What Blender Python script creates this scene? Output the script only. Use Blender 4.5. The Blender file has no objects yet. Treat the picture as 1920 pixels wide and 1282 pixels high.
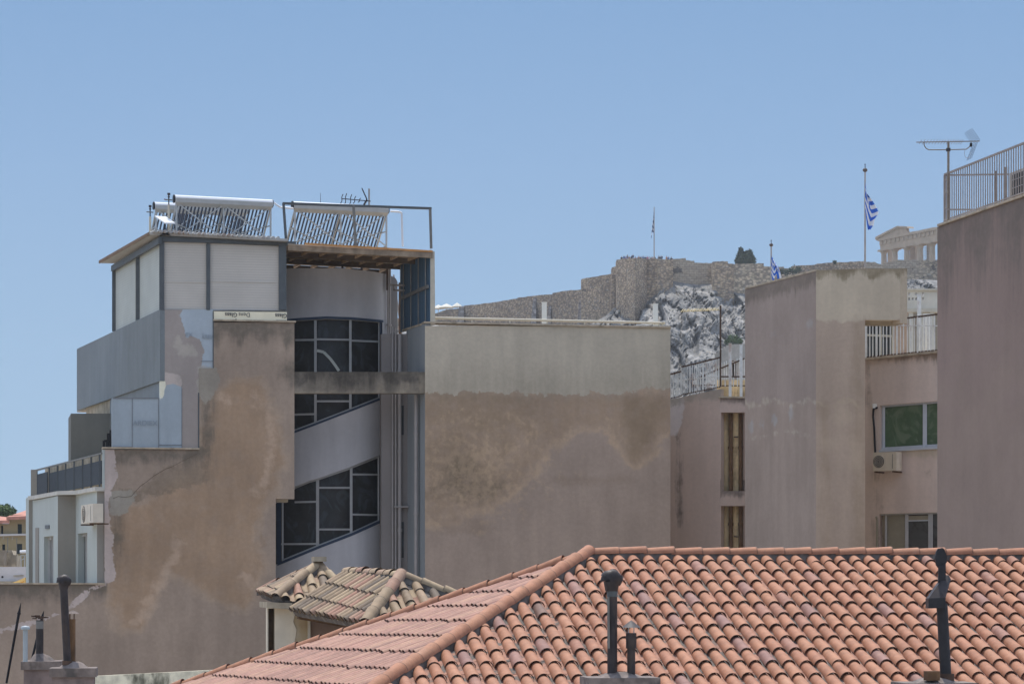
import bpy, bmesh, math, random
from mathutils import Vector, noise
random.seed(7)
sc = bpy.context.scene
COL = sc.collection
R = math.radians
# ---------------------------------------------------------------- camera, light
F, HY, W0, H0 = 5000.0, 1107.0, 1920.0, 1282.0
cam = bpy.data.cameras.new('camera'); cam.sensor_width = 36; cam.lens = 36*F/W0
cam.shift_y = (HY-H0/2)/W0; cam.clip_start = .5; cam.clip_end = 6000
co = bpy.data.objects.new('camera', cam); COL.objects.link(co)
co.rotation_euler = (R(90), 0, 0); sc.camera = co
SUN_EL, SUN_AZ = 68.0, -10.0          # azimuth measured from +Y towards +X
wd = bpy.data.worlds.new('World'); sc.world = wd; wd.use_nodes = True
wt = wd.node_tree; wt.nodes.clear()
bg = wt.nodes.new('ShaderNodeBackground'); wo = wt.nodes.new('ShaderNodeOutputWorld')
sky = wt.nodes.new('ShaderNodeTexSky'); sky.sky_type = 'NISHITA'; sky.sun_disc = False
sky.sun_elevation = R(SUN_EL); sky.sun_rotation = R(SUN_AZ); sky.altitude = 150
sky.air_density = 1.0; sky.dust_density = .15; sky.ozone_density = 4.0
# near the horizon the summer air is an even pale blue
tc = wt.nodes.new('ShaderNodeTexCoord'); sx_ = wt.nodes.new('ShaderNodeSeparateXYZ'); wt.links.new(tc.outputs['Generated'], sx_.inputs[0])
cr = wt.nodes.new('ShaderNodeValToRGB'); wt.links.new(sx_.outputs['Z'], cr.inputs[0])
SKS = .15; EXPO = 1.15
for i, (p_, c_) in enumerate(((0.0, (170, 198, 223)), (.09, (155, 187, 219)), (.16, (138, 174, 214)), (.24, (121, 161, 206)))):
    e_ = cr.color_ramp.elements[i] if i < 2 else cr.color_ramp.elements.new(p_); e_.position = p_
    e_.color = [((v/255+.055)/1.055)**2.4/SKS/6.0/2**EXPO for v in c_]+[1]
sc_ = wt.nodes.new('ShaderNodeVectorMath'); sc_.operation = 'SCALE'; wt.links.new(cr.outputs[0], sc_.inputs[0]); sc_.inputs['Scale'].default_value = 6.0
mr = wt.nodes.new('ShaderNodeMapRange'); wt.links.new(sx_.outputs['Z'], mr.inputs[0]); mr.inputs[1].default_value = .26; mr.inputs[2].default_value = .42
mx_ = wt.nodes.new('ShaderNodeMix'); mx_.data_type = 'RGBA'; wt.links.new(mr.outputs[0], mx_.inputs[0]); wt.links.new(sc_.outputs[0], mx_.inputs[6]); 
hs_ = wt.nodes.new('ShaderNodeHueSaturation'); hs_.inputs['Saturation'].default_value = .55; wt.links.new(sky.outputs[0], hs_.inputs['Color']); wt.links.new(hs_.outputs[0], mx_.inputs[7])
wt.links.new(mx_.outputs[2], bg.inputs[0]); bg.inputs[1].default_value = SKS
wt.links.new(bg.outputs[0], wo.inputs[0])
sl = bpy.data.lights.new('sun', 'SUN'); sl.energy = 2.0; sl.angle = R(.5); sl.color = (1, .95, .88)
so = bpy.data.objects.new('sun', sl); COL.objects.link(so); so.location = (-20, 60, 60)
sd = Vector((math.sin(R(SUN_AZ))*math.cos(R(SUN_EL)), math.cos(R(SUN_AZ))*math.cos(R(SUN_EL)), math.sin(R(SUN_EL))))
so.rotation_euler = sd.to_track_quat('Z', 'Y').to_euler()
vs = sc.view_settings; vs.view_transform = 'Standard'; vs.look = 'None'; vs.exposure = EXPO; vs.gamma = 1
sc.cycles.volume_bounces = 0; sc.cycles.max_bounces = 6

# ---------------------------------------------------------------- helpers
def lin(c): c /= 255.0; return c/12.92 if c <= .04045 else ((c+.055)/1.055)**2.4
KS = (1.78, 1.66, 1.38)                # shaded surface: seen colour -> base colour
def S(r, g, b, k=1.0): return tuple(min(.85, lin(v)*q*k) for v, q in zip((r, g, b), KS))
KL = (.80, .80, .80)
def Lt(r, g, b, k=1.0): return tuple(min(.85, lin(v)*q*k) for v, q in zip((r, g, b), KL))

class NT:
    def __init__(s, name, rough=.85, spec=.25, metal=0):
        s.m = bpy.data.materials.new(name); s.m.use_nodes = True
        s.t = s.m.node_tree; s.b = s.t.nodes['Principled BSDF']
        s.b.inputs['Roughness'].default_value = rough
        s.b.inputs['Specular IOR Level'].default_value = spec
        s.b.inputs['Metallic'].default_value = metal
        s.geo = None; s.ma = {}
    def n(s, k, **kw):
        x = s.t.nodes.new(k)
        for a, v in kw.items(): setattr(x, a, v)
        return x
    def link(s, a, b): s.t.links.new(a, b)
    def setv(s, sock, v):
        if hasattr(v, 'links') or hasattr(v, 'is_output'): s.link(v, sock)
        elif isinstance(v, tuple) and len(v) == 3 and sock.type == 'RGBA': sock.default_value = (*v, 1)
        else: sock.default_value = v
    def pos(s, scale=(1, 1, 1)):
        if scale in s.ma: return s.ma[scale]
        if not s.geo: s.geo = s.n('ShaderNodeNewGeometry').outputs['Position']
        if scale == (1, 1, 1): return s.geo
        v = s.n('ShaderNodeVectorMath', operation='MULTIPLY'); s.link(s.geo, v.inputs[0]); v.inputs[1].default_value = scale
        s.ma[scale] = v.outputs[0]; return v.outputs[0]
    def noise(s, sc_, det=4, scale=(1, 1, 1), rough=.55, dist=0):
        x = s.n('ShaderNodeTexNoise'); s.link(s.pos(scale), x.inputs['Vector'])
        x.inputs['Scale'].default_value = sc_; x.inputs['Detail'].default_value = det
        x.inputs['Roughness'].default_value = rough; x.inputs['Distortion'].default_value = dist
        return x.outputs['Fac']
    def math(s, op, a, b=0, c=0):
        x = s.n('ShaderNodeMath', operation=op)
        for i, v in enumerate((a, b, c)): s.setv(x.inputs[i], v)
        return x.outputs[0]
    def step(s, v, lo, hi, a=0.0, b=1.0):
        x = s.n('ShaderNodeMapRange', interpolation_type='SMOOTHSTEP')
        s.setv(x.inputs[0], v); x.inputs[1].default_value = lo; x.inputs[2].default_value = hi
        x.inputs[3].default_value = a; x.inputs[4].default_value = b; return x.outputs[0]
    def mix(s, f, a, b, mode='MIX'):
        x = s.n('ShaderNodeMix', data_type='RGBA', blend_type=mode)
        s.setv(x.inputs[0], f); s.setv(x.inputs[6], a); s.setv(x.inputs[7], b); return x.outputs[2]
    def attr(s, name):
        x = s.n('ShaderNodeAttribute'); x.attribute_name = name; return x.outputs['Fac']
    def val(s, col, f):      # multiply colour by scalar socket
        x = s.n('ShaderNodeVectorMath', operation='SCALE'); s.setv(x.inputs[0], col) if not isinstance(col, tuple) else setattr(x.inputs[0], 'default_value', col)
        s.setv(x.inputs['Scale'], f); return x.outputs[0]
    def bump(s, h, st=.3, d=.01):
        x = s.n('ShaderNodeBump'); x.inputs['Strength'].default_value = st; x.inputs['Distance'].default_value = d
        s.link(h, x.inputs['Height']); s.link(x.outputs[0], s.b.inputs['Normal'])
    def out(s, c): s.setv(s.b.inputs['Base Color'], c); return s.m

def plain(name, col, rough=.7, var=.12, scale=3, spec=.25, dirt=None, dirt_amt=.5, metal=0):
    t = NT(name, rough, spec, metal)
    f = t.step(t.noise(scale, 5), .3, .7, 1-var, 1+var)
    c = t.val(col, f)
    if dirt: c = t.mix(t.step(t.noise(scale*.6, 6, (1, 1, .5)), .5, .68, 0, dirt_amt), c, dirt)
    return t.out(c)

def plaster(name, base, layers=(), var=.10, streak=.08, fine=.05, bump=.2):
    """rendered wall: base colour with cloudy variation, streaks and stains whose outlines are mesh attributes"""
    t = NT(name, .92, .15)
    f = t.step(t.noise(.55, 5), .3, .7, 1-var, 1+var)
    f = t.math('MULTIPLY', f, t.step(t.noise(1.0, 4, (2.6, 2.6, .3)), .3, .7, 1-streak, 1+streak))
    fn = t.noise(9, 5, rough=.7)
    f = t.math('MULTIPLY', f, t.step(fn, .3, .7, 1-fine, 1+fine))
    c = t.val(base, f)
    for L in layers:
        a, col, amp, soft, ns, opac = L[:6]
        if ns > 0: nz = t.noise(ns, 9, rough=.68)
        else: nz = t.math('ADD', t.math('MULTIPLY', t.noise(1.5, 7, (4, 4, .5), rough=.65), .55), t.math('MULTIPLY', t.noise(2.2, 8, rough=.68), .45))
        v = t.math('ADD', t.attr(a), t.math('MULTIPLY', t.math('SUBTRACT', nz, .5), amp*2.4))
        c2 = t.val(col, f)
        if len(L) > 6: fac = t.step(t.math('ABSOLUTE', t.math('ADD', v, L[6])), 0, soft, opac, 0)
        else: fac = t.step(v, -soft, soft, 0, opac)
        if opac < .9: fac = t.math('MULTIPLY', fac, t.step(t.noise(2.8, 6, rough=.7), .3, .6, .55, 1))
        c = t.mix(fac, c, c2)
    t.bump(fn, bump, .01)
    return t.out(c)

ROOTS = []
def tag(o, label=None, cat=None, group=None, kind=None):
    if label: o['label'] = label
    if cat: o['category'] = cat
    if group: o['group'] = group
    if kind: o['kind'] = kind
    return o
def empty(name, loc, label=None, cat=None, group=None):
    o = bpy.data.objects.new(name, None); COL.objects.link(o); o.location = loc; o.empty_display_size = .3
    return tag(o, label, cat, group)
def copy_tree(o, parent=None):
    c = o.copy(); COL.objects.link(c); c.parent = parent
    for ch in [x for x in COL.objects if x.parent == o]: copy_tree(ch, c)
    return c
def rootloc(p):
    l = Vector((0, 0, 0))
    while p: l += p.location; p = p.parent
    return l

class MB:
    def __init__(s): s.v = []; s.f = []; s.at = {}; s.mi = []; s.cur = 0; s.sm = []
    def add(s, vs, fs, smooth=False):
        o = len(s.v); s.v += [Vector(v) for v in vs]; s.f += [tuple(o+i for i in f) for f in fs]
        s.mi += [s.cur]*len(fs); s.sm += [smooth]*len(fs); return s
    def prism(s, pts, vec):
        n = len(pts); vec = Vector(vec); a = [Vector(p) for p in pts]
        s.add(a+[p+vec for p in a], [tuple(range(n)), tuple(range(2*n-1, n-1, -1))]+[(i, (i+1) % n, n+(i+1) % n, n+i) for i in range(n)]); return s
    def mass(s, plan, z0, z1): return s.prism([(x, y, z0) for x, y in plan], (0, 0, z1-z0))
    def box(s, c, sx, sy, sz, rz=0):
        c = Vector(c); ca, sa = math.cos(rz), math.sin(rz); q = []
        for dx, dy in ((-1, -1), (1, -1), (1, 1), (-1, 1)):
            x, y = dx*sx/2, dy*sy/2; q.append((c.x+x*ca-y*sa, c.y+x*sa+y*ca, c.z-sz/2))
        return s.prism(q, (0, 0, sz))
    def bar(s, p, q, w, h=None, up=(0, 0, 1)):
        h = h or w; p, q = Vector(p), Vector(q); d = (q-p).normalized(); up = Vector(up)
        if abs(d.dot(up)) > .98: up = Vector((0, 1, 0))
        a = d.cross(up).normalized(); b = a.cross(d)
        return s.prism([p+a*(i*w/2)+b*(j*h/2) for i, j in ((-1, -1), (1, -1), (1, 1), (-1, 1))], q-p)
    def tube(s, p, q, r, r2=None, n=8, caps=True):
        r2 = r if r2 is None else r2; p, q = Vector(p), Vector(q); d = (q-p).normalized()
        up = Vector((0, 0, 1)) if abs(d.z) < .9 else Vector((1, 0, 0))
        a = d.cross(up).normalized(); b = a.cross(d); vs = []
        for c, rr in ((p, r), (q, r2)):
            for i in range(n): t = 2*math.pi*i/n; vs.append(c+a*(rr*math.cos(t))+b*(rr*math.sin(t)))
        o = s.add(vs, [(i, (i+1) % n, n+(i+1) % n, n+i) for i in range(n)], True)
        if caps: s.add(vs, [tuple(range(n-1, -1, -1)), tuple(range(n, 2*n))])
        return s
    def path(s, pts, r, n=7):
        for a, b in zip(pts, pts[1:]): s.tube(a, b, r, n=n)
        return s
    def lathe(s, c, prof, n=16, smooth=True):
        c = Vector(c); vs = []; m = len(prof)
        for r, z in prof:
            for i in range(n): t = 2*math.pi*i/n; vs.append((c.x+r*math.cos(t), c.y+r*math.sin(t), c.z+z))
        return s.add(vs, [(j*n+i, j*n+(i+1) % n, (j+1)*n+(i+1) % n, (j+1)*n+i) for j in range(m-1) for i in range(n)], smooth)
    def ball(s, c, r, n=12, sz=1):
        return s.lathe(c, [(r*math.sin(math.pi*j/8), -r*sz*math.cos(math.pi*j/8)) for j in range(9)], n)
    def build(s, name, mat, parent=None, label=None, origin=None, attrs=None):
        loc = rootloc(parent) if parent else Vector(origin if origin is not None else s.base())
        me = bpy.data.meshes.new(name); me.from_pydata([v-loc for v in s.v], [], s.f)
        mats = mat if isinstance(mat, (list, tuple)) else [mat]
        for m in mats: me.materials.append(m)
        me.polygons.foreach_set('material_index', [min(i, len(mats)-1) for i in s.mi])
        me.polygons.foreach_set('use_smooth', s.sm)
        for k, vals in s.at.items():
            a = me.attributes.new(k, 'FLOAT', 'POINT'); a.data.foreach_set('value', vals)
        bm = bmesh.new(); bm.from_mesh(me); bmesh.ops.recalc_face_normals(bm, faces=bm.faces); bm.to_mesh(me); bm.free()
        o = bpy.data.objects.new(name, me); COL.objects.link(o)
        if parent: o.parent = parent
        else: o.location = loc
        if label: o['label'] = label
        return o
    def base(s):
        xs = [v.x for v in s.v]; ys = [v.y for v in s.v]; zs = [v.z for v in s.v]
        return ((min(xs)+max(xs))/2, (min(ys)+max(ys))/2, min(zs))

def at(px, py, Y): return Vector(((px-960)/F*Y, Y, (HY-py)/F*Y))
class Plane:
    def __init__(s, p, dx, dy):
        s.p = Vector((p[0], p[1], 0)); s.d = Vector((dx, dy, 0)).normalized()
        n = Vector((s.d.y, -s.d.x, 0)); s.nrm = n if n.dot(s.p) < 0 else -n
    def Y(s, px, off=0):
        o = s.p+s.nrm*off; u = (px-960)/F
        return (o.x*s.d.y-o.y*s.d.x)/(u*s.d.y-s.d.x)
    def pt(s, px, py, off=0): return at(px, py, s.Y(px, off))
    def z(s, px, z, off=0):
        Y = s.Y(px, off); return Vector(((px-960)/F*Y, Y, z))
    def back(s, P, d): return P-s.nrm*d
class Cyl:
    def __init__(s, c, r): s.c = Vector((c[0], c[1], 0)); s.r = r
    def Y(s, px, off=0):
        u = (px-960)/F; rr = s.r+off; a = u*u+1; b = -2*(u*s.c.x+s.c.y); c = s.c.x**2+s.c.y**2-rr*rr
        D = max(0, b*b-4*a*c); return (-b-math.sqrt(D))/(2*a)
    def pt(s, px, py, off=0): return at(px, py, s.Y(px, off))
    def back(s, P, d):
        n = Vector((P.x-s.c.x, P.y-s.c.y, 0)).normalized(); return P-n*d

def sdpoly(x, y, poly):
    d = 1e9; ins = False; n = len(poly)
    for i in range(n):
        x1, y1 = poly[i]; x2, y2 = poly[(i+1) % n]
        ex, ey = x2-x1, y2-y1; L = ex*ex+ey*ey or 1e-9
        t = max(0, min(1, ((x-x1)*ex+(y-y1)*ey)/L)); dx, dy = x-x1-t*ex, y-y1-t*ey
        d = min(d, dx*dx+dy*dy)
        if (y1 > y) != (y2 > y) and x < (x2-x1)*(y-y1)/(y2-y1)+x1: ins = not ins
    d = math.sqrt(d); return d if ins else -d
def sdline(x, y, pts, w):
    d = 1e9
    for (x1, y1), (x2, y2) in zip(pts, pts[1:]):
        ex, ey = x2-x1, y2-y1; L = ex*ex+ey*ey or 1e-9
        t = max(0, min(1, ((x-x1)*ex+(y-y1)*ey)/L)); d = min(d, math.hypot(x-x1-t*ex, y-y1-t*ey))
    return w-d
def ell(x, y, cx, cy, rx, ry): return (1-math.hypot((x-cx)/rx, (y-cy)/ry))*min(rx, ry)

def grid(name, surf, xs, ys, inc, mat, parent, depth=.3, off=0, step=12, masks=None, warp=None, label=None, smooth=False, blank=None):
    """a wall face as a fine sheet with real returns at its edges and round its openings"""
    def sub(a):
        a = sorted(set(a)); r = []
        for p, q in zip(a, a[1:]):
            n = max(1, round((q-p)/step)); r += [p+(q-p)*i/n for i in range(n)]
        return r+[a[-1]]
    X, Yy = sub(xs), sub(ys); idx = {}; V = []; Fs = []; PX = []
    def vid(i, j):
        if (i, j) not in idx:
            px, py = X[i], Yy[j]
            if warp: py = warp(px, py)
            idx[(i, j)] = len(V); V.append(surf.pt(px, py, off)); PX.append((px, py))
        return idx[(i, j)]
    edges = {}
    for i in range(len(X)-1):
        for j in range(len(Yy)-1):
            if inc and not inc((X[i]+X[i+1])/2, (Yy[j]+Yy[j+1])/2): continue
            f = (vid(i, j), vid(i+1, j), vid(i+1, j+1), vid(i, j+1)); Fs.append(f)
            for a, b in zip(f, f[1:]+f[:1]):
                k = (min(a, b), max(a, b)); edges[k] = edges.get(k, 0)+1
    nf = len(Fs); bd = {}
    for (a, b), c in edges.items():
        if c == 1:
            for q in (a, b):
                if q not in bd: bd[q] = len(V); V.append(surf.back(V[q], depth)); PX.append(PX[q])
            Fs.append((a, b, bd[b], bd[a]))
    mb = MB(); mb.add(V, Fs); mb.sm = [smooth and i < nf for i in range(len(Fs))]
    for k, fn in (masks or {}).items(): mb.at[k] = [max(-5, min(5, fn(x, y)/10)) for x, y in PX]
    return mb.build(name, mat, parent, label)
def rect(a, b, c, d): return lambda x, y: a < x < b and c < y < d
def union(*fs): return lambda x, y: any(f(x, y) for f in fs)

def slab(surf, pts, th, off=0):
    P = [surf.pt(x, y, off) for x, y in pts]; return P, -surf.nrm*th
def text(name, body, size, surf, px, py, off, mat, parent, rot=0, bold=0, sx=1.0, shear=0, align='LEFT'):
    cu = bpy.data.curves.new(name, 'FONT'); cu.body = body; cu.size = size; cu.offset = bold; cu.extrude = .002
    cu.align_x = align; cu.shear = shear; cu.resolution_u = 3
    tmp = bpy.data.objects.new(name, cu); COL.objects.link(tmp); bpy.context.view_layer.update()
    me = bpy.data.meshes.new_from_object(tmp.evaluated_get(bpy.context.evaluated_depsgraph_get()))
    bpy.data.objects.remove(tmp); me.name = name; me.materials.clear(); me.materials.append(mat)
    o = bpy.data.objects.new(name, me); COL.objects.link(o)
    P = surf.pt(px, py, off); d = surf.d if surf.d.x > 0 else -surf.d
    ca, sa = math.cos(rot), math.sin(rot); base = rootloc(parent)
    for v in me.vertices:
        x, y, z = v.co; x *= sx; x, y = x*ca-y*sa, x*sa+y*ca
        v.co = P+d*x+Vector((0, 0, y))+surf.nrm*z-base
    o.parent = parent; return o
# ---------------------------------------------------------------- materials
M = {}
M['steel'] = plain('dark_steel', S(62, 68, 76), .5, .1, 4, .4)
M['steel2'] = plain('highlight_strip_steel', S(88, 90, 94), .6, .15, 4, .3)
M['white'] = plain('white_paint', S(176, 180, 186), .5, .05, 5, .4)
M['whitedirty'] = plain('white_rusty', (.74, .73, .68), .6, .1, 6, .3, S(120, 84, 58), .6)
M['cream'] = plain('cream_paint', S(152, 150, 146), .7, .08, 4)
M['rust'] = plain('rust', (.11, .07, .05), .9, .3, 8, .1, (.05, .035, .03), .6)
M['flue'] = plain('flue_metal', (.030, .024, .024), .55, .3, 9, .35, (.10, .065, .045), .35)
M['flue2'] = plain('flue_black', (.016, .016, .019), .5, .25, 9, .35)
M['pipe'] = plain('pvc_pipe', S(122, 120, 126), .6, .06, 3)
M['frame'] = plain('window_frame', S(134, 138, 148), .5, .05, 5, .4)
M['wframe'] = plain('white_window_frame', S(150, 158, 176), .4, .04, 5, .4)
M['blue'] = plain('blue_paint', S(46, 58, 80), .6, .1, 5)
M['black'] = plain('black', (.012, .012, .014), .6, .1, 5)
M['darkpanel'] = plain('rail_infill', S(40, 47, 57), .7, .15, 8)
M['ledge'] = plain('ledge', S(140, 132, 124), .9, .15, 6, .2, S(95, 90, 84), .6)
M['whitesun'] = plain('white_enamel', (.72, .73, .74), .35, .03, 5, .5)
M['tankunder'] = plain('tank_steel', (.40, .40, .38), .4, .06, 5, .5)
M['alu'] = plain('galvanised', (.42, .43, .42), .45, .08, 6, .5)
M['tubeglass'] = plain('tube_glass', (.055, .075, .12), .22, .08, 6, .7)
M['brownpipe'] = plain('brown_pipe', S(84, 66, 52), .8, .25, 6, .2, S(44, 36, 32), .6)
M['conc'] = plain('raw_concrete', S(130, 124, 116), .95, .2, 3, .15, S(84, 80, 76), .6)
M['acwhite'] = plain('ac_casing', S(164, 160, 156), .5, .06, 5, .35, S(120, 108, 92), .3)
M['acgrill'] = plain('ac_grille', S(72, 72, 76), .7, .1, 12)
M['flagpole'] = plain('pole_metal', S(126, 124, 128), .5, .1, 4, .4)

def glassmat(name, col, rough=.12, spec=.5, mott=None):
    t = NT(name, rough, spec)
    f = t.step(t.noise(1.1, 4, rough=.6, dist=.6), .3, .75, .8, 1.25); c = t.val(col, f)
    if mott: c = t.mix(t.step(t.noise(1.6, 5, (1, 1, .7), dist=2.5), .48, .66, 0, .6), c, mott)
    return t.out(c)
M['glass'] = glassmat('dark_glass', S(46, 47, 51), .3, .2, S(60, 67, 76))  # bluish mottle: sky reflection painted into the pane colour
M['glassgreen'] = glassmat('green_glass_painted_reflection', S(66, 86, 70), .2, .35, S(98, 112, 100))  # lighter mottle: reflections painted into the glass colour
M['glassroom'] = glassmat('room_glass', S(70, 72, 76), .3, .3, S(48, 46, 48))
M['curtain'] = plain('curtain', S(120, 118, 112), .9, .06, 5)

def slats(name, col, gap, per, axis=2, low=.80):
    t = NT(name, .6, .3); x = t.n('ShaderNodeSeparateXYZ'); t.link(t.pos(), x.inputs[0])
    fr = t.math('FRACT', t.math('DIVIDE', x.outputs[axis], per))
    k = t.step(fr, 0, .22); c = t.mix(k, gap, t.val(col, t.step(t.noise(1.2, 3), .3, .7, .95, 1.05)))
    t.bump(fr, .3, .01); return t.out(c)
M['shutter'] = slats('shutter_slats', S(151, 151, 155), S(130, 130, 134), .075)
M['shutterside'] = slats('shutter_slats_side', S(140, 148, 154), S(122, 130, 137), .075)
def corr(name, col, col2, per, ax):
    t = NT(name, .6, .3); d = t.n('ShaderNodeVectorMath', operation='DOT_PRODUCT'); t.link(t.pos(), d.inputs[0]); d.inputs[1].default_value = ax
    fr = t.math('PINGPONG', d.outputs['Value'], per); k = t.step(fr, per*.2, per*.8)
    return t.out(t.mix(k, col, col2))
M['bluesheet'] = corr('blue_sheet', S(52, 74, 98), S(58, 82, 108), .1, (-.35, 1, 0))

# ---------------------------------------------------------------- ground
t = NT('ground', .95, .1); c = t.mix(t.step(t.noise(.02, 6), .4, .6), (.30, .25, .20), (.42, .36, .29)); gm = t.out(c)
g = MB(); g.add([(-3000, -300, -19), (3000, -300, -19), (3000, 4500, -19), (-3000, 4500, -19)], [(0, 1, 2, 3)])
tag(g.build('ground', gm, origin=(0, 0, -19)), 'pale city ground far below the rooftops', kind='structure')

# ================================================================ LEFT APARTMENT BUILDING
p0 = at(300, 0, 78); PA = Plane((p0.x, p0.y), 1, .2); SD = (-.354, 1)
LB = empty('apartment_building', (-8, 82, -19), 'stepped apartment block with stained pink firewall and white shuttered penthouse', 'building')
zA = lambda py, px=300: PA.pt(px, py).z
ochre = [(395,740),(440,712),(490,722),(518,775),(530,860),(512,925),(485,960),(475,1010),(490,1060),(485,1100),(455,1142),(400,1122),(345,1085),(310,1060),(290,1120),(260,1170),(225,1180),(205,1130),(203,1000),(230,962),(280,930),(373,900),(382,800)]
def w_och(x, y): return sdpoly(x, y, ochre)
def w_eff(x, y): return max(sdline(x, y, [(470,735),(503,770),(512,830),(505,870),(492,915),(478,925)], 6), sdline(x, y, [(333,1015),(318,1060),(300,1095),(270,1150),(250,1165)], 7), sdline(x, y, [(455,1075),(478,1095)], 5), sdline(x, y, [(392,745),(420,740),(432,760)], 3))
def w_dirt(x, y):
    d = -99
    if x > 396: d = 652-y-4*abs(math.sin(x*.07))*6
    if 212 < x < 380: d = max(d, 868-y) if y > 838 else d
    if x < 197: d = max(d, 1122-y)
    d = max(d, ell(x, y, 218, 1000, 13, 55), ell(x, y, 388, 790, 12, 70), ell(x, y, 560, 700, 30, 25))
    return d
lil = [(190,836),(214,838),(215,868),(222,892),(212,905),(207,930),(203,960),(212,1000),(213,1055),(218,1078),(214,1090),(200,1093),(180,1103),(160,1120),(136,1140),(110,1153),(60,1172),(0,1188),(-30,1190),(-30,1182),(0,1178),(55,1162),(105,1146),(132,1132),(155,1108),(196,1090),(190,1000)]
def w_lil(x, y): return sdpoly(x, y, lil)
rough = [(203,925),(215,920),(245,918),(258,925),(245,945),(238,962),(206,966)]
def w_patch(x, y): return max(sdpoly(x, y, rough), sdpoly(x, y, [(373,690),(402,685),(412,700),(410,722),(398,752),(385,755),(373,740)]))
def w_band(x, y): return sdpoly(x, y, [(215,922),(258,918),(300,884),(340,865),(380,846),(385,900),(330,918),(280,925),(255,940)])
def w_crack(x, y): return sdline(x, y, [(205,935),(225,931),(247,930),(262,912),(300,884),(320,875),(373,848)], .9)
pl = plaster('firewall_stained', S(126, 115, 110), [
    ('m_och', S(137, 119, 105), 3.6, 1.0, 1.1, .75), ('m_och', S(122, 104, 90), 6.0, .8, .9, .5),
    ('m_och', S(142, 127, 116), 3.6, 1.4, 1.1, .4, .7), ('m_band', S(104, 94, 86), 2.5, .4, 2, .8),
    ('m_eff', S(154, 138, 129), 3.0, 1.0, 3, .6), ('m_dirt', S(84, 80, 77), 3.5, 1.5, -1, .85),
    ('m_patch', S(122, 119, 117), 1.2, .12, 3, .95), ('m_lil', S(150, 142, 146), 1.1, .1, 3, .95),
    ], var=.10, streak=.06, fine=.06)
xs = [-25, 196, 210, 300, 373, 400, 517, 552]; ys = [604, 690, 842, 935, 1095, 1290]
incA = union(rect(-30, 196, 1095, 1300), rect(196, 373, 842, 1300), rect(373, 400, 690, 1300), rect(400, 517, 604, 1300), rect(517, 552, 604, 935))
grid('firewall', PA, xs, ys, incA, pl, LB, depth=.35, step=7, masks=dict(m_och=w_och, m_eff=w_eff, m_dirt=w_dirt, m_lil=w_lil, m_patch=w_patch, m_band=w_band))
# unfinished render and cement boards
def bpatch(x, y): return sdpoly(x, y, [(344,570),(405,570),(405,690),(398,697),(386,692),(374,690),(378,680),(383,662),(378,640),(370,632),(356,628),(350,634),(346,612),(338,592)])
def bpanel(x, y): return sdpoly(x, y, [(300,745),(310,728),(312,722),(326,719),(341,726),(341,850),(200,850),(200,740)])
def bwhite(x, y): return sdpoly(x, y, [(296,696),(312,698),(341,703),(342,728),(312,728),(306,745),(296,745)])
def bbright(x, y): return sdpoly(x, y, [(298,700),(306,704),(311,722),(307,742),(300,750)])
def bjoint(x, y): return max(sdline(x, y, [(248,746),(248,842)], .55), sdline(x, y, [(297.5,746),(297.5,842)], .6), sdline(x, y, [(298,834),(341,834)], .5), sdline(x, y, [(210,838),(248,838)], .4), sdline(x, y, [(341,722),(341,842)], .5), sdline(x, y, [(372,735),(372,842)], .9), sdline(x, y, [(301,678),(340,686),(365,682),(382,672)], .7), sdline(x, y, [(376,677),(399,677)], .4))
bl = plaster('unfinished_render', S(124, 120, 124), [
    ('m_w', S(156, 150, 154), .5, .15, 3, .8), ('m_p', S(126, 139, 156), .25, .05, 3, .95),
    ('m_b', S(132, 145, 163), 1.1, .06, 2, .95),
    ('m_bb', S(188, 186, 180), .3, .08, 4, .95), ('m_pt', S(140, 138, 139), 1.6, .3, 2.5, .8)], var=.07, streak=.05, fine=.03, bump=.1)
incB = union(rect(300, 400, 580, 746), rect(210, 373, 746, 842), rect(300, 373, 690, 750), lambda x, y: rect(373, 400, 580, 690)(x, y) )
incB2 = lambda x, y: incB(x, y) and not (x > 373 and y > 690)
grid('board_panel', PA, [210, 300, 373, 399.3], [580.5, 690, 746, 841.5], incB2, bl, LB, depth=.3, off=-.02, step=4, masks=dict(m_b=bpatch, m_p=bpanel, m_w=bwhite, m_bb=bbright, m_pt=lambda x, y: max(sdpoly(x, y, [(372,690),(402,685),(402,735),(372,738)]), sdpoly(x, y, [(335,600),(350,640),(372,634),(380,668),(340,680),(318,650)])-6)))
def seam(par, pts, w=.012, mat='black', off=.002, name='joint'):
    for a, b_ in zip(pts, pts[1:]):
        P, Q = PA.pt(*a, off), PA.pt(*b_, off); MB().bar(P, Q, w, .008, up=(0, 0, 1)) if False else MB().bar(P, Q, .006, w, up=(0, 0, 1) if abs(a[0]-b_[0]) > abs(a[1]-b_[1]) else PA.d).build(name, M[mat], par)
M['joint'] = plain('joint_line', S(92, 97, 108), .9, .1)
for pts, w in (([(248,747),(248,841)],.018), ([(297.5,747),(297.5,841)],.02), ([(298,834),(341,834)],.02), ([(211,837.5),(248,837.5)],.014), ([(341,722),(341,841)],.014), ([(376,677),(399,677)],.014), ([(211,746.5),(298,746.5)],.03)): seam(LB, pts, w, 'joint')
seam(LB, [(372.5,736),(372.5,842)], .035, 'steel'); seam(LB, [(399.8,584),(399.8,690)], .03, 'steel')
faint = plain('faint_print', S(112, 123, 140), .9, .02)
text('lettering', 'ARDIEX', .21, PA, 249, 797, .003, faint, LB, sx=.98)
text('lettering', 'EX', .17, PA, 347, 631, .003, faint, LB, sx=1.1)
text('lettering', 'knau', .26, PA, 378, 635, .003, faint, LB, sx=.62, shear=.25)
M['crackline'] = plain('crack_line', S(72, 62, 56), .95)
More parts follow.
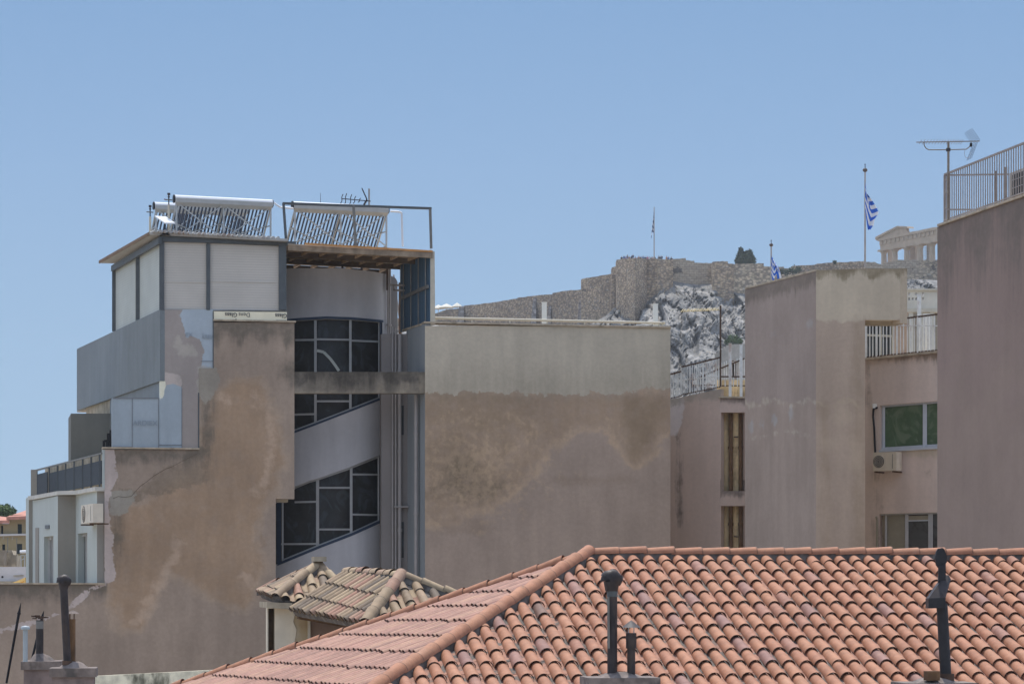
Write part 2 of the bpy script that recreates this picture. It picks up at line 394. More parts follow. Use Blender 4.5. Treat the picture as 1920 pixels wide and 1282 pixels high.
seam(LB, [(212,934),(222,930),(232,932),(246,930),(254,921),(263,911),(276,902),(288,892),(300,885),(312,878),(322,875)], .013, 'crackline', .001, 'crack'); seam(LB, [(322,875),(338,866),(352,859),(372,849)], .008, 'crackline', .001, 'crack')
# bodies behind the skins
b = MB()
def plan(surf, x1, x2, off, depth):
    a = surf.pt(x1, 900, -off); c = surf.pt(x2, 900, -off); q = Vector((SD[0], SD[1], 0)).normalized()*depth
    return [(a.x, a.y), (c.x, c.y), (c.x+q.x, c.y+q.y), (a.x+q.x, a.y+q.y)]
b.mass(plan(PA, 214, 515, .32, 12), -19, zA(846)); b.mass(plan(PA, 302, 515, .32, 12), zA(845)+.01, zA(584))
b.mass(plan(PA, 403, 549, .32, 3.2), zA(930), zA(608))
b.mass(plan(PA, -25, 214, .32, 6), -19, zA(1100))
b.build('wall_core', M['conc'], LB)
# copings
for (x1, x2, y, ov) in ((192, 374, 841.5, 2.6), (400, 555, 603, 2.2), (-25, 197, 1095, 2)):
    z = zA(y, (x1+x2)/2); a = PA.z(x1, z, .06); d = PA.z(x2, z, .06); n = -PA.nrm*.5
    MB().prism([a, d, d+n, a+n], (0, 0, .045)).build('coping', M['ledge'], LB)
# cantilevered volume
SB = Plane(tuple(PA.pt(300, 600).xy), *SD)
gr = plaster('grey_render_side', S(98, 107, 119), [('m_s', S(93, 100, 108), 1.5, .8, .6, .6)], var=.06, streak=.05, fine=.03, bump=.1)
zt, zb = 8.22, 6.13
def sface(name, surf, x1, x2, z1, z2, mat, parent, depth=.25, off=0, masks=None, step=8, holes=()):
    """rectangular wall face between two heights; holes are (x1,x2,z1,z2)"""
    Ys = surf.Y
    xs_ = [x1, x2]+[h for q in holes for h in q[:2]]; zs_ = [z1, z2]+[h for q in holes for h in q[2:]]
    class Sf:
        def pt(s, px, v, off_=0): return surf.z(px, -v, off+off_)
        def back(s, P, d): return surf.back(P, d)
    inc = lambda x, y: not any(a < x < b_ and c_ < -y < d_ for a, b_, c_, d_ in holes)
    # steps: in px for x, metres for z -> scale z so that 'step' suits
    X = sorted(set(xs_)); Z = sorted(set(-z for z in zs_))
    return grid(name, Sf(), X, Z, inc, mat, parent, depth, 0, step, masks)
sface('side_wall', SB, 144, 300, zb, zt, gr, LB, .2, masks=dict(m_s=lambda x, y: (x-230)*.3), step=6)
sface('side_wall', SB, 206, 300, zb-1.2, zb, gr, LB, .2, off=-.06)
e1 = SB.z(144.2, zb); b = MB(); q = PA.d
P1 = SB.z(300, zb+.01, -.2); P2 = SB.z(144.3, zb+.01, -.2)
b.prism([P2, P1, P1+q*3.5, P2+q*3.5], (0, 0, zt-zb-.02))
b.build('upper_storey', plain('soffit_render', S(128, 126, 126), .9, .05), LB)
for k in (.35, .6):
    P = P2.lerp(P1, k)+q*.5; MB().box((P.x, P.y, zb-.005), .3, .12, .03, .3).build('soffit_vent', M['steel'], LB)
# terrace back wall and its dark leaning things
PT = Plane((0, 88), 1, .2)
tw = plaster('terrace_wall', S(92, 95, 98), [], var=.05, streak=.04, fine=.03, bump=.1)
grid('terrace_wall', PT, [133, 214], [775, 880], None, tw, LB, depth=2.5)
# penthouse: shuttered box
zp0, zp1 = 8.24, 10.2
sh = M['shutter']
for (x1, x2) in ((303, 388), (391, 526)):
    P, v = slab(PA, [(x1, 452+(x1-300)*.045), (x2, 452+(x2-300)*.045), (x2, 580+(x2-300)*.012), (x1, 580)], .04, -.08); MB().prism(P, v).build('shutter_panel', sh, LB)
    mid = MB(); mid.bar(PA.pt(x1, 527, -.075), PA.pt(x2, 529, -.075), .02, .05); mid.build('shutter_rail', sh, LB)
for (x1, x2) in ((212, 254), (258, 298.5)):
    sface('shutter_panel', SB, x1, x2, zp0, zp1, M['shutterside'], LB, .04, off=-.08)
st = M['steel']
for (x1, x2, y1) in ((299, 308, 450), (387, 394, 457), (523, 537, 459)):
    P, v = slab(PA, [(x1, y1), (x2, y1), (x2, 581), (x1, 581)], .14, .0); MB().prism(P, v).build('steel_post', st, LB)
for x in (211.2, 256):
    P1 = SB.z(x, zp0, .0); MB().box((P1.x+.05, P1.y, (zp0+zp1)/2), .12, .12, zp1-zp0).build('steel_post', st, LB)
P, v = slab(PA, [(299, 442), (555, 453), (555, 460), (299, 452.5)], .12, .02); MB().prism(P, v).build('steel_beam', st, LB)
a = SB.z(300, zp1+.02, .02); d = SB.z(211, zp1+.02, .02); MB().bar(a, d, .1, .18).build('steel_beam', st, LB)
P, v = slab(PA, [(302, 580), (538, 582), (538, 584), (302, 582)], .3, -.03); MB().prism(P, v).build('sill_strip', M['steel2'], LB)
# roof slab of the penthouse
a = at(280, 440, 77.9); bq = at(186, 490.5, 0+SB.Y(210)-.2)
ax = PA.z(540, a.z, .3)
th = MB(); zr = a.z
bk = Vector((bq.x, bq.y, zr)); bk2 = bk+PA.d*5
th.prism([Vector((a.x, a.y, zr)), Vector((ax.x, ax.y, zr-.12)), bk2, bk], (0, 0, .07))
th.build('roof_slab', plain('roof_panel', S(132, 134, 140), .8, .06), LB)
e = MB(); e.bar((a.x, a.y, zr+.035), (bk.x, bk.y, zr+.035), .03, .09); e.build('roof_edge', plain('brown_edge', S(96, 82, 72), .8), LB)
rsl = MB(); 
for i in range(26):
    p = PA.z(292+i*9.2, zr+.09-.12*i/26, .28); rsl.tube(p, p+Vector((SD[0], SD[1], 0))*5.5, .05, n=6)
rsl.build('corrugated_sheet', plain('roof_sheet', (.42, .42, .40), .6, .15, 3, .3, (.25, .12, .06), .5), LB)
# printed white board under the shutters
P, v = slab(PA, [(399.5, 583.5), (538, 585), (538, 601.6), (399.5, 601.6)], .05, -.01); MB().prism(P, v).build('printed_board', plain('white_board', S(186, 182, 172), .8, .04), LB)
ink = plain('print_ink', S(62, 64, 72), .8, .02)
text('lettering', 'Dens', .175, PA, 469, 586.6, .003, ink, LB, rot=math.pi, sx=.93)
text('lettering', 'Glass', .175, PA, 445, 586.6, .003, ink, LB, rot=math.pi, bold=.0025, sx=.98)
text('lettering', 'Glass', .175, PA, 538.3, 588.4, .003, ink, LB, rot=math.pi, bold=.0025, sx=.95)
P, v = slab(PA, [(423, 599.8), (461, 599.8), (461, 601.4), (423, 601.4)], .004, .001); MB().prism(P, v).build('printed_mark', ink, LB); m_ = MB()
P, v = slab(PA, [(440.5, 599.9), (444.5, 599.9), (442.5, 597)], .004, .001); m_.prism(P, v); m_.build('printed_mark', ink, LB); m_ = MB()
P, v = slab(PA, [(518, 600), (537, 600), (537, 601.4), (518, 601.4)], .004, .001); m_.prism(P, v); m_.build('printed_mark', ink, LB)

# ---- lower left wing: zigzag white facade, terrace and rail
wl = plaster('render_side_skylit', S(138, 147, 155), [], var=.04, streak=.03, fine=.02, bump=.05)  # same render, lighter on side faces than front: sky light put into the colour
wf = plaster('render_front_shaded', S(112, 112, 114), [], var=.04, streak=.03, fine=.02, bump=.05)
zs_, zlow = 3.0, -1.2
F1 = Plane(tuple(PA.pt(196, 900, -.1).xy), 1, .2)
sface('wall', F1, 182, 196.5, zlow-2, zs_-.05, wf, LB, .2)
s2 = Plane(tuple(F1.pt(182, 900).xy), *SD)
sface('wall', s2, 178.5, 182, zlow-2, zs_-.05, wl, LB, .2)
f1b = Plane(tuple(s2.pt(178.5, 900).xy), *SD); f1c = Plane(tuple((Vector(f1b.pt(178.5, 900))+PA.d*.35).xy), *SD)
def hole(surf, x1, x2, y1, y2): return (x1, x2, surf.pt(x1, y2).z, surf.pt(x1, y1).z)
h2 = hole(f1b, 146, 163.5, 1000, 1130)
sface('wall', f1b, 142, 178.5, zlow-2, zs_-.05, wl, LB, .25, holes=[h2])
def glazed(surf, x1, x2, z1, z2, split):
    g = MB(); g.prism([surf.z(x1, z1, -.2), surf.z(x2, z1, -.2), surf.z(x2, z2, -.2), surf.z(x1, z2, -.2)], -surf.nrm*.02); g.build('door_glass', M['glass'], LB)
    f = MB()
    for x in [x1]+split+[x2]: f.bar(surf.z(x, z1, -.17), surf.z(x, z2, -.17), .08)
    f.bar(surf.z(x1, z2-.05, -.17), surf.z(x2, z2-.05, -.17), .08); f.build('door_frame', M['frame'], LB)
glazed(f1b, 147, 163, h2[2], h2[3], [155])
f2 = Plane(tuple(f1b.pt(142, 900).xy), 1, .2)
sface('wall', f2, 108.5, 142, zlow-2, zs_-.12, wf, LB, .2)
s3 = Plane(tuple(f2.pt(108.5, 900).xy), *SD)
h3 = hole(s3, 82.5, 100, 1006, 1130); 
sface('wall', s3, 61, 108.5, zlow-2, zs_-.12, wl, LB, .25, holes=[h3])
glazed(s3, 84, 99, h3[2], h3[3], [93])
v = MB(); v.prism([s3.pt(84, 984, .03), s3.pt(91.5, 984, .03), s3.pt(91.5, 991, .03), s3.pt(84, 991, .03)], -s3.nrm*.06); v.build('wall_vent', M['steel'], LB)
n3 = MB(); n3.prism([s3.pt(66, 989, .02), s3.pt(72, 989, .02), s3.pt(72, 1110, .02), s3.pt(66, 1110, .02)], -s3.nrm*.05); n3.build('pilaster', wf, LB)
f3 = Plane(tuple(s3.pt(61, 900).xy), 1, .2)
sface('wall', f3, 54, 61, zlow-2, zs_-.02, wf, LB, .2)
s4 = Plane(tuple(f3.pt(54, 900).xy), *SD); sface('wall', s4, 48.5, 54, zlow-2, zs_-.02, wl, LB, .2)
A_ = F1.z(206, 0, -.7); B_ = f3.z(52, 0, .15); b = MB()
def xy(P): return (P.x, P.y)
f2a = f2.z(108, 0, .1); f2b = s3.z(60, 0, .1)
b.mass([xy(F1.z(197, 0, .08)), xy(s2.z(178, 0, .1)), xy(f1b.z(142, 0, .12)), xy(f2a), xy(f2b), xy(B_), xy(B_+PA.d*4), xy(A_)], zs_-.1, zs_+.02)
b.build('terrace_slab', plain('terrace_edge', S(150, 152, 156), .8, .1), LB)
b = MB(); b.mass([xy(F1.z(190, 0, -.25)), xy(f1b.z(143, 0, -.6)), xy(s3.z(64, 0, -.6)), xy(f3.z(56, 0, -.6)), xy(B_+PA.d*3), xy(A_)], -19, zs_-.11)
b.build('wall_core', M['conc'], LB)
rl = Plane(xy(F1.z(193, 0, .02)), *SD)
rail = empty('terrace_rail', rl.z(130, zs_+.02), 'dark metal terrace railing with grey slatted infill on the lower left wing', 'railing')
p = MB(); p.prism([rl.z(192, 3.12), rl.z(95, 3.12), rl.z(95, 3.8), rl.z(192, 3.8)], rl.nrm*.03); p.build('infill_panel', M['darkpanel'], rail)
p = MB(); p.prism([rl.z(90, 3.12), rl.z(69, 3.12), rl.z(69, 3.86), rl.z(90, 3.86)], rl.nrm*.03); p.build('infill_panel', M['darkpanel'], rail)
for x in (69, 92.5, 108, 123, 139, 155, 171, 187):
    p = MB(); p.bar(rl.z(x, zs_+.02, .03), rl.z(x, 4.0, .03), .05); p.build('post', M['steel'], rail)
p = MB(); p.bar(rl.z(192, 4.0, .03), rl.z(67, 4.0, .03), .06, .05); p.build('handrail', M['steel2'], rail)
P, v = slab(f3, [(58, 880), (69, 880), (69, 937), (58, 937)], .3); MB().prism(P, v).build('end_pier', wf, LB)
P, v = slab(PA, [(192, 842), (197, 842), (197, 915), (192, 915)], .3); MB().prism(P, v).build('end_pier', wl, LB)
# things on the little terrace
t1 = MB(); PQ = Plane((0, 80.5), 1, .2)
for a, bb in (((203, 842), (203, 812)), ((208, 842), (208, 806)), ((203, 828), (208, 828)), ((195, 842), (195, 826)), ((195, 827), (201, 826)), ((201, 826), (201, 842))): t1.bar(PQ.pt(*a), PQ.pt(*bb), .07)
tag(t1.build('garden_chair', M['black']), 'black chair frame standing beside the grey boards on the small terrace', 'chair')

# ---- stair tower
ct = at(603, 0, 83.9); CY = Cyl((ct.x, 83.9), 2.4)
TW = empty('stair_tower', (ct.x, 83.9, -19), 'curved grey stair tower with slanted dark window bands between the two firewalls', 'stair tower')
def lerp(x, pts):
    if x <= pts[0][0]: return pts[0][1]
    for (a, b_), (c_, d_) in zip(pts, pts[1:]):
        if x <= c_: return b_+(d_-b_)*(x-a)/(c_-a)
    return pts[-1][1]
ttop = lambda x: lerp(x, [(505, 505), (560, 503), (640, 503), (700, 509), (725, 514), (742, 521), (746, 530)])
w1t = lambda x: lerp(x, [(505, 603), (560, 598), (610, 595), (660, 596.5), (719, 602)])
w1b = lambda x: lerp(x, [(505, 826), (555, 808), (590, 795), (660, 768), (719, 745)])
w2t = lambda x: lerp(x, [(505, 945), (553, 912), (580, 901), (598, 896), (650, 878), (719, 850)])
w2b = lambda x: lerp(x, [(505, 1062), (520, 1057), (600, 1024), (660, 1001), (720, 974)])
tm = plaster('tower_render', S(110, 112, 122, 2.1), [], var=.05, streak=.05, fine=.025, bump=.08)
mb = MB(); XS = [505+4*i for i in range(54)]+[720]+[722+3*i for i in range(3)]+[731+3*i for i in range(5)]+[745.5]; XS = sorted(set(x for x in XS if x <= 745.5))
BOT = 1250
def iv(x):
    return [(ttop(x), w1t(x)), (w1b(x), w2t(x)), (w2b(x), BOT)]
def strip(x1, x2, ivs1, ivs2, smooth=True):
    for (a1, b1), (a2, b2) in zip(ivs1, ivs2):
        n = 4
        for k in range(n):
            q = [CY.pt(x1, a1+(b1-a1)*k/n), CY.pt(x2, a2+(b2-a2)*k/n), CY.pt(x2, a2+(b2-a2)*(k+1)/n), CY.pt(x1, a1+(b1-a1)*(k+1)/n)]
            mb.add(q, [(0, 1, 2, 3)], True)
        for (u, w) in ((a1, a2), (b1, b2)):
            p_, r_ = CY.pt(x1, u), CY.pt(x2, w); mb.add([p_, r_, CY.back(r_, .25), CY.back(p_, .25)], [(0, 1, 2, 3)])
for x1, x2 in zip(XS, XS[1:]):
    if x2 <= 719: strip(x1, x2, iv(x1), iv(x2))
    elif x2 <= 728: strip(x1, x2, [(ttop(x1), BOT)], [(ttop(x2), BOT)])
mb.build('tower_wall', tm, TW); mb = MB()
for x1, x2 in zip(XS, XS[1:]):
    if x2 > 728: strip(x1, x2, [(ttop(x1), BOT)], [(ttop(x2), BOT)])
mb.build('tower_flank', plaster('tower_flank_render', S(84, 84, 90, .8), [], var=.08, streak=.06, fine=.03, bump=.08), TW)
# solid back half and dark interior
b = MB(); prof = [(2.1, -19), (2.1, 9.4)]; b.lathe((ct.x, 83.9, 0), prof, 40); b.build('window_glass', M['glass'], TW)
b = MB(); vs_ = []; N = 24
for i in range(N+1):
    a_ = math.pi*(-.02+1.04*i/N); vs_ += [(ct.x+2.33*math.cos(a_), 83.9+2.33*math.sin(a_), z) for z in (-19, 9.45)]
b.add(vs_, [(2*i, 2*i+2, 2*i+3, 2*i+1) for i in range(N)], True)
tp = [(ct.x+2.15*math.cos(2*math.pi*i/N), 83.9+2.15*math.sin(2*math.pi*i/N), 9.42) for i in range(N)]
b.add(tp, [tuple(range(N))]); b.build('tower_wall', tm, TW)
# reveal paint
def cstrip(ptsa, ptsb, off, mat, name):
    m = MB()
    for (a, b_), (c_, d_) in zip(zip(ptsa, ptsb), zip(ptsa[1:], ptsb[1:])):
        q = [CY.pt(*a, off), CY.pt(*c_, off), CY.pt(*d_, off), CY.pt(*b_, off)]
        m.add(q+[CY.back(p_, .03) for p_ in q], [(0, 1, 2, 3), (7, 6, 5, 4), (0, 4, 5, 1), (3, 2, 6, 7)])
    m.build(name, mat, TW)
xs1 = [508+6*i for i in range(36)]+[719]
cstrip([(x, w1b(x)-1.5) for x in xs1], [(x, w1b(x)+2.5) for x in xs1], .012, M['blue'], 'window_sill')
cstrip([(x, w2b(x)-2) for x in xs1 if x > 518], [(x, w2b(x)+3) for x in xs1 if x > 518], .012, M['blue'], 'window_sill')
cstrip([(x, w1t(x)-2) for x in xs1], [(x, w1t(x)+2.5) for x in xs1], .010, M['blue'], 'window_head')
for (ya, yb) in ((598, 746), (852, 976)):
    cstrip([(713, ya), (718.7, ya)], [(713, yb), (718.7, yb)], -.03, M['blue'], 'window_jamb')
cstrip([(518.5, 930), (526, 930)], [(518.5, 1055), (526, 1055)], -.03, M['blue'], 'window_jamb')
# frames
def cbar(p1, p2, w, name='window_bar'):
    m = MB(); n = max(1, int(abs(p2[0]-p1[0])/10)); pts = [CY.pt(p1[0]+(p2[0]-p1[0])*i/n, p1[1]+(p2[1]-p1[1])*i/n, -.12) for i in range(n+1)]
    for a, c_ in zip(pts, pts[1:]): m.bar(a, c_, .06, w, up=(0, 0, 1))
    m.build(name, M['frame'], TW)
def vbar(x, y1, y2, w=.06): 
    m = MB(); a = CY.pt(x, y1, -.12); c_ = CY.pt(x, y2, -.12); m.bar((a.x, a.y, a.z), (a.x, a.y, c_.z), w, .06, up=(0, 1, 0)); m.build('window_bar', M['frame'], TW)
for x, w in ((591.5, .075), (657, .075), (710.5, .045)):
    vbar(x, w1t(x)+2, w1b(x)-1, w)
for x, w in ((530, .05), (595.5, .09), (658.5, .08), (709.5, .045)):
    vbar(x, w2t(x)+1, w2b(x)-1, w)
for a, c_ in (((554, 637.5), (591, 637)), ((592, 636), (657, 637)), ((658, 638.5), (711, 640.5)), ((553, 777), (591, 776)), ((592, 752), (657, 752)), ((553, 941), (595, 940)), ((528, 1019.5), (595, 1019)), ((596, 914), (658, 914)), ((596, 992), (658, 992)), ((659, 889), (710, 889.5)), ((659, 964), (710, 965))):
    cbar(a, c_, .055)
for fn, d_, r_ in ((w1t, 2.5, (530, 712)), (w1b, -2.5, (530, 712)), (w2t, 2, (553, 710)), (w2b, -3, (530, 710))):
    m = MB(); pts = [CY.pt(x, fn(x)+d_, -.12) for x in [r_[0]+(r_[1]-r_[0])*i/18 for i in range(19)]]
    for a, c_ in zip(pts, pts[1:]): m.bar(a, c_, .06, .05)
    m.build('window_bar', M['frame'], TW)
# white tape stuck on the glass
m = MB(); pts = [(594.5, 657), (607, 660), (619, 672), (628, 684), (635.5, 695)]
q = [CY.pt(x, y, -.2) for x, y in pts]
for a, c_ in zip(q, q[1:]): m.bar(a, c_, .012, .085, up=(0, 1, 0)) if False else m.bar(a, c_, .085, .012, up=(0, -1, 0))
m.build('tape_strip', plain('white_tape', S(150, 158, 164), .6, .05), TW)
# stained beam across the gap
bm_ = plaster('stained_beam', S(92, 88, 85), [('m_d', S(54, 52, 52), 4, 1, -1, .8), ('m_e', S(118, 112, 105), 1, .5, 4, .6)], var=.2, streak=.25, fine=.1)
BE = grid('concrete_beam', PA, [551.5, 797], [697, 737], None, bm_, LB, depth=.35, off=-.02, step=8, masks=dict(
    m_d=lambda x, y: 717-y+8*math.sin(x*.06), m_e=lambda x, y: max(ell(x, y, 712, 729, 5, 9), ell(x, y, 760, 725, 12, 9), ell(x, y, 790, 720, 5, 14), y-734)))
m = MB(); a = PA.pt(517, 935); 
P, v = slab(PA, [(517, 936), (540, 936), (540, 941), (517, 941)], .5, -.36); MB().prism(P, v).build('slab_edge', M['cream'], LB)

# pergola deck and frame on the roof
dz = 10.2; A1 = PA.z(540, dz, .05); A2 = PA.z(811, dz-.12, .05); bkv = Vector((SD[0], SD[1], 0)).normalized()*4.6
PG = empty('roof_canopy', (A1+A2)/2, 'rusty flat steel canopy deck with thin upper frame over the stair tower', 'canopy')
dk = MB(); dk.prism([A1, A2, A2+bkv, A1+bkv], (0, 0, .03)); dk.build('deck', plain('deck_underside', S(122, 114, 108, 1.7), .9, .2, 2, .1, S(80, 68, 60), .5), PG)
ed = MB(); ed.bar(A1+Vector((.5, -.02, .03)), A2+Vector((0, -.02, .03)), .03, .05); ed.build('deck_edge', plain('orange_edge', S(150, 112, 74), .8, .2), PG)
for k in (0, .34, .66, 1):
    o_ = bkv*k; m = MB(); m.bar(A1+o_+Vector((0, 0, -.09)), A2+o_+Vector((0, 0, -.09)), .06, .16); m.build('beam', plain('beam_metal', S(110, 100, 92, 1.0), .9, .3, 4) if k < .1 else plain('beam_shaded', S(70, 64, 60), .9, .2, 5), PG)  # rear beams darker: shade under the deck put into their colour
M['joist'] = plain('joist_metal', S(116, 104, 94, 1.6), .9, .2, 5)
for i in range(8):
    o_ = A1.lerp(A2, (i+.5)/8); m = MB(); m.bar(o_+Vector((0, 0, -.06)), o_+bkv+Vector((0, 0, -.06)), .04, .08); m.build('joist', M['joist'], PG)
def pm(x1, y1, x2, y2, w, name, mat, off=.0):
    m = MB(); m.bar(PA.pt(x1, y1, off), PA.pt(x2, y2, off), w); m.build(name, mat, PG)
pm(530, 381.5, 809, 391, .07, 'frame_rail', M['steel']); pm(531.5, 381, 537, 460, .075, 'frame_post', M['steel'])
pm(663, 386, 667, 463, .08, 'frame_post', M['steel2']); pm(806.5, 391, 808.5, 466, .08, 'frame_post', M['steel2'])
for x in (642, 678, 726):
    m = MB(); a = at(x, 485, 82.6); m.bar(a, (a.x, a.y, 9.3), .06); m.build('prop', M['rust'], PG)
# cream post and blue sheet side wall
P, v = slab(PA, [(807, 468), (815, 472), (816, 609), (807, 609)], .14, .0); MB().prism(P, v).build('corner_post', M['cream'], PG)
SR = Plane(xy(PA.z(806, 0, -.02)), *SD)
m = MB(); m.prism([SR.pt(806, 476), SR.pt(752, 497), SR.pt(752, 623), SR.pt(806, 608)], (.04, 0, 0)); m.build('blue_sheet', M['bluesheet'], PG)
for x in (753, 758, 772, 786, 799.5):
    m = MB(); m.bar(SR.pt(x, lerp(x, [(752, 497), (806, 476)]), .03) - Vector((.03, 0, 0)), SR.pt(x, lerp(x, [(752, 623), (806, 609)]), .03)-Vector((.03, 0, 0)), .035); m.build('sheet_batten', M['steel2'], PG)
m = MB(); m.bar(SR.pt(757, 559)-Vector((.06, 0, 0)), SR.pt(806, 537)-Vector((.06, 0, 0)), .06, .1); m.build('sheet_rail', M['steel2'], PG)
m = MB(); m.bar(SR.pt(753, 494)-Vector((.06, 0, 0)), SR.pt(806, 474)-Vector((.06, 0, 0)), .06, .1); m.build('sheet_rail', M['rust'], PG)
for (x1, y1, x2, y2) in ((728, 534, 794, 537), (738, 544, 774, 545), (738, 534, 738, 545)):
    m = MB(); m.bar(at(x1, y1, 82), at(x2, y2, 82), .055); m.build('bracket', M['pipe'], PG)

# ================================================================ RIGHT FIREWALL BUILDING
RB = empty('apartment_building', (4, 84, -19), 'broad pinkish blind firewall with pale grey upper band and brown damp stains', 'building')
def r_top(x, y): return 738+2*math.sin(x*.013)-y-(10 if x > 1150 else 0)*min(1, (x-1150)/60 if x > 1150 else 0)
st1 = [(780,735),(1270,735),(1262,800),(1232,815),(1210,850),(1190,862),(1168,842),(1150,800),(1128,790),(1080,798),(1040,820),(1015,860),(990,890),(950,925),(900,945),(860,960),(820,975),(790,975)]
r_och = lambda x, y: sdpoly(x, y, st1)
r_dark = lambda x, y: max(sdpoly(x, y, [(1165,742),(1250,742),(1245,790),(1215,835),(1192,862),(1172,840),(1160,790)])-2, ell(x, y, 880, 775, 90, 60)*.25, ell(x, y, 860, 850, 75, 55)*.3)
r_oval = lambda x, y: max(ell(x, y, 872, 915, 50, 22), ell(x, y, 925, 912, 30, 10), ell(x, y, 870, 880, 35, 22))
r_eff = lambda x, y: max(ell(x, y, 890, 880, 75, 50)*.15-1.5, sdline(x, y, [(965,785),(1000,795),(1003,815),(985,830),(955,840),(952,880)], 3), sdline(x, y, [(900,950),(960,925),(1000,890),(1050,830),(1075,800)], 5)-4, sdline(x, y, [(1140,790),(1160,830)], 3), ell(x, y, 815, 985, 18, 14)-3)
r_low = lambda x, y: max(ell(x, y, 860, 985, 50, 16), ell(x, y, 1100, 900, 60, 6))
rw = plaster('firewall_right', S(124, 113, 109, 1.18), [
    ('r_och', S(146, 128, 113, 1.1), 3.4, 1.3, 1.1, .6, .6),
    ('r_och', S(124, 109, 97, 1.15), 3.4, .9, 1.1, .8), ('r_dark', S(106, 94, 82, 1.15), 3.4, 1.6, 1.3, .65), ('r_low', S(112, 100, 93, 1.15), 1.5, .8, 1.5, .6),
    ('r_oval', S(92, 84, 74, 1.15), 3.4, 1.1, 1.6, .65), ('r_eff', S(148, 131, 116, 1.15), 4.0, .9, 5, .42),
    ('r_top', S(146, 141, 135, 1.05), 2.2, .10, 2.2, 1), ('r_topd', S(126, 121, 114), 4.5, 1.6, -1, .45)], var=.08, streak=.05, fine=.05)
grid('firewall', PA, [797, 1257], [611, 1300], None, rw, RB, depth=.35, step=7, masks=dict(r_och=r_och, r_dark=r_dark, r_oval=r_oval, r_eff=r_eff, r_top=r_top, r_low=r_low, r_topd=lambda x, y: min(r_top(x, y)+3, 9-abs(y-722)*.45)))
b = MB(); b.mass(plan(PA, 799, 1255, .3, 14), -19, zA(618, 1000)); b.build('wall_core', M['conc'], RB)
z = zA(610, 1000); a = PA.z(795, z, .06); d = PA.z(1258.5, z, .06); n = -PA.nrm*.5
MB().prism([a, d, d+n, a+n], (0, 0, .05)).build('coping', M['ledge'], RB)
SL = Plane(xy(PA.z(797, 0, -.01)), *SD)
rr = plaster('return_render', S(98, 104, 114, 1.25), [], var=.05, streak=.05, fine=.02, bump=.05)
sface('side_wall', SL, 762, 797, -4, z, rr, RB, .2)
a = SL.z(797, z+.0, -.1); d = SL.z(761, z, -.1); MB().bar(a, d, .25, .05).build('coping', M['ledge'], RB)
BK = Plane(xy(SL.z(764, 0)), 1, .2)
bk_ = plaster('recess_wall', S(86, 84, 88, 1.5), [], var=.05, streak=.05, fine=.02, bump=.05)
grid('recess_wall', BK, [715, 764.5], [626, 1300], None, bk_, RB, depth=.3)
BK2 = Plane(xy(SL.z(772, 0)), 1, .2)
for (x1, y1, x2, y2) in ((748, 760, 757, 815), (748, 978, 757, 1045)):
    P, v = slab(BK, [(x1, y1), (x2, y1), (x2, y2), (x1, y2)], .05, .03); MB().prism(P, v).build('niche_window', M['glass'], RB)
def rpipe(x, y1, y2, w, surf, name='drain_pipe', mat='pipe', par=RB):
    a = surf.pt(x, y1, .12); c_ = surf.pt(x, y2, .12); m = MB(); r_ = w/2*a.y/F; m.tube(a, c_, r_, n=10)
    k = 0
    zz = a.z-1.2
    while zz > c_.z: m.tube((a.x, a.y, zz), (a.x, a.y, zz+.09), r_*1.3, n=10); zz -= 2.4
    m.build(name, M[mat], par)
rpipe(749.5, 626, 1280, 7, BK); rpipe(742, 615, 1280, 3, BK); rpipe(736, 612, 1280, 3, BK)
rpipe(780, 740, 1280, 7, SL); 
P, v = slab(BK, [(740, 948), (766, 948), (766, 951), (740, 951)], .25, .2); MB().prism(P, v).build('ledge', M['pipe'], RB)
for x, y1 in ((727.5, 505), (731, 490)):
    a = CY.pt(x, y1, .08); m = MB(); m.tube(a, (a.x, a.y, -3), .025 if x < 730 else .035, n=8)
    for zz in (1.0, 3.5, 5.9, 8.2): m.tube((a.x, a.y, zz), (a.x, a.y, zz+.06), .055, n=8)
    m.build('drain_pipe', M['pipe'], TW)
m = MB(); a = at(750, 530, 85.6); m.bar(a, (a.x, a.y, at(750, 626, 85.6).z), .09, .09); m.build('brick_edge', M['rust'], RB)
m = MB(); a = at(738, 515, 86); m.bar(a, (a.x+.28, a.y+.3, at(750, 640, 86).z), .05); m.build('drain_pipe', M['pipe'], RB)
# parapet rail
RR = empty('parapet_rail', PA.pt(1030, 605), 'pale tubular handrail on short posts along the grey parapet', 'railing')
m = MB(); m.tube(PA.pt(814, 596, -.25), PA.pt(1247, 605.5, -.25), .038, n=10); m.build('handrail', M['cream'], RR)
for x in (816.5, 885, 956, 1026, 1096, 1165.5, 1235, 1242):
    a = PA.pt(x, lerp(x, [(814, 597), (1245, 606)]), -.25); m = MB(); m.bar(a, (a.x, a.y, z+.04), .04); m.build('post', M['cream'], RR)
for x, y1, lab in ((1020.5, 571, 'white square post behind the middle of the parapet handrail'), (1229, 574, 'white square post behind the right end of the parapet handrail')):
    a = PA.pt(x, y1, -.8); m = MB(); m.box((a.x, a.y, (a.z+z)/2-.1), .15, .15, a.z-z+.3); m.box((a.x, a.y, a.z+.06), .17, .17, .02)
    tag(m.build('steel_post', M['white']), lab, 'post', 'white posts on the parapet roof')
m = MB(); m.tube(at(1190, 616, 83), at(1247, 602, 81), .02); m.tube(at(1190, 611, 83), at(1240, 604, 82), .015)
tag(m.build('guy_bar', M['alu']), 'thin slanting metal bars at the right end of the parapet', 'bars')
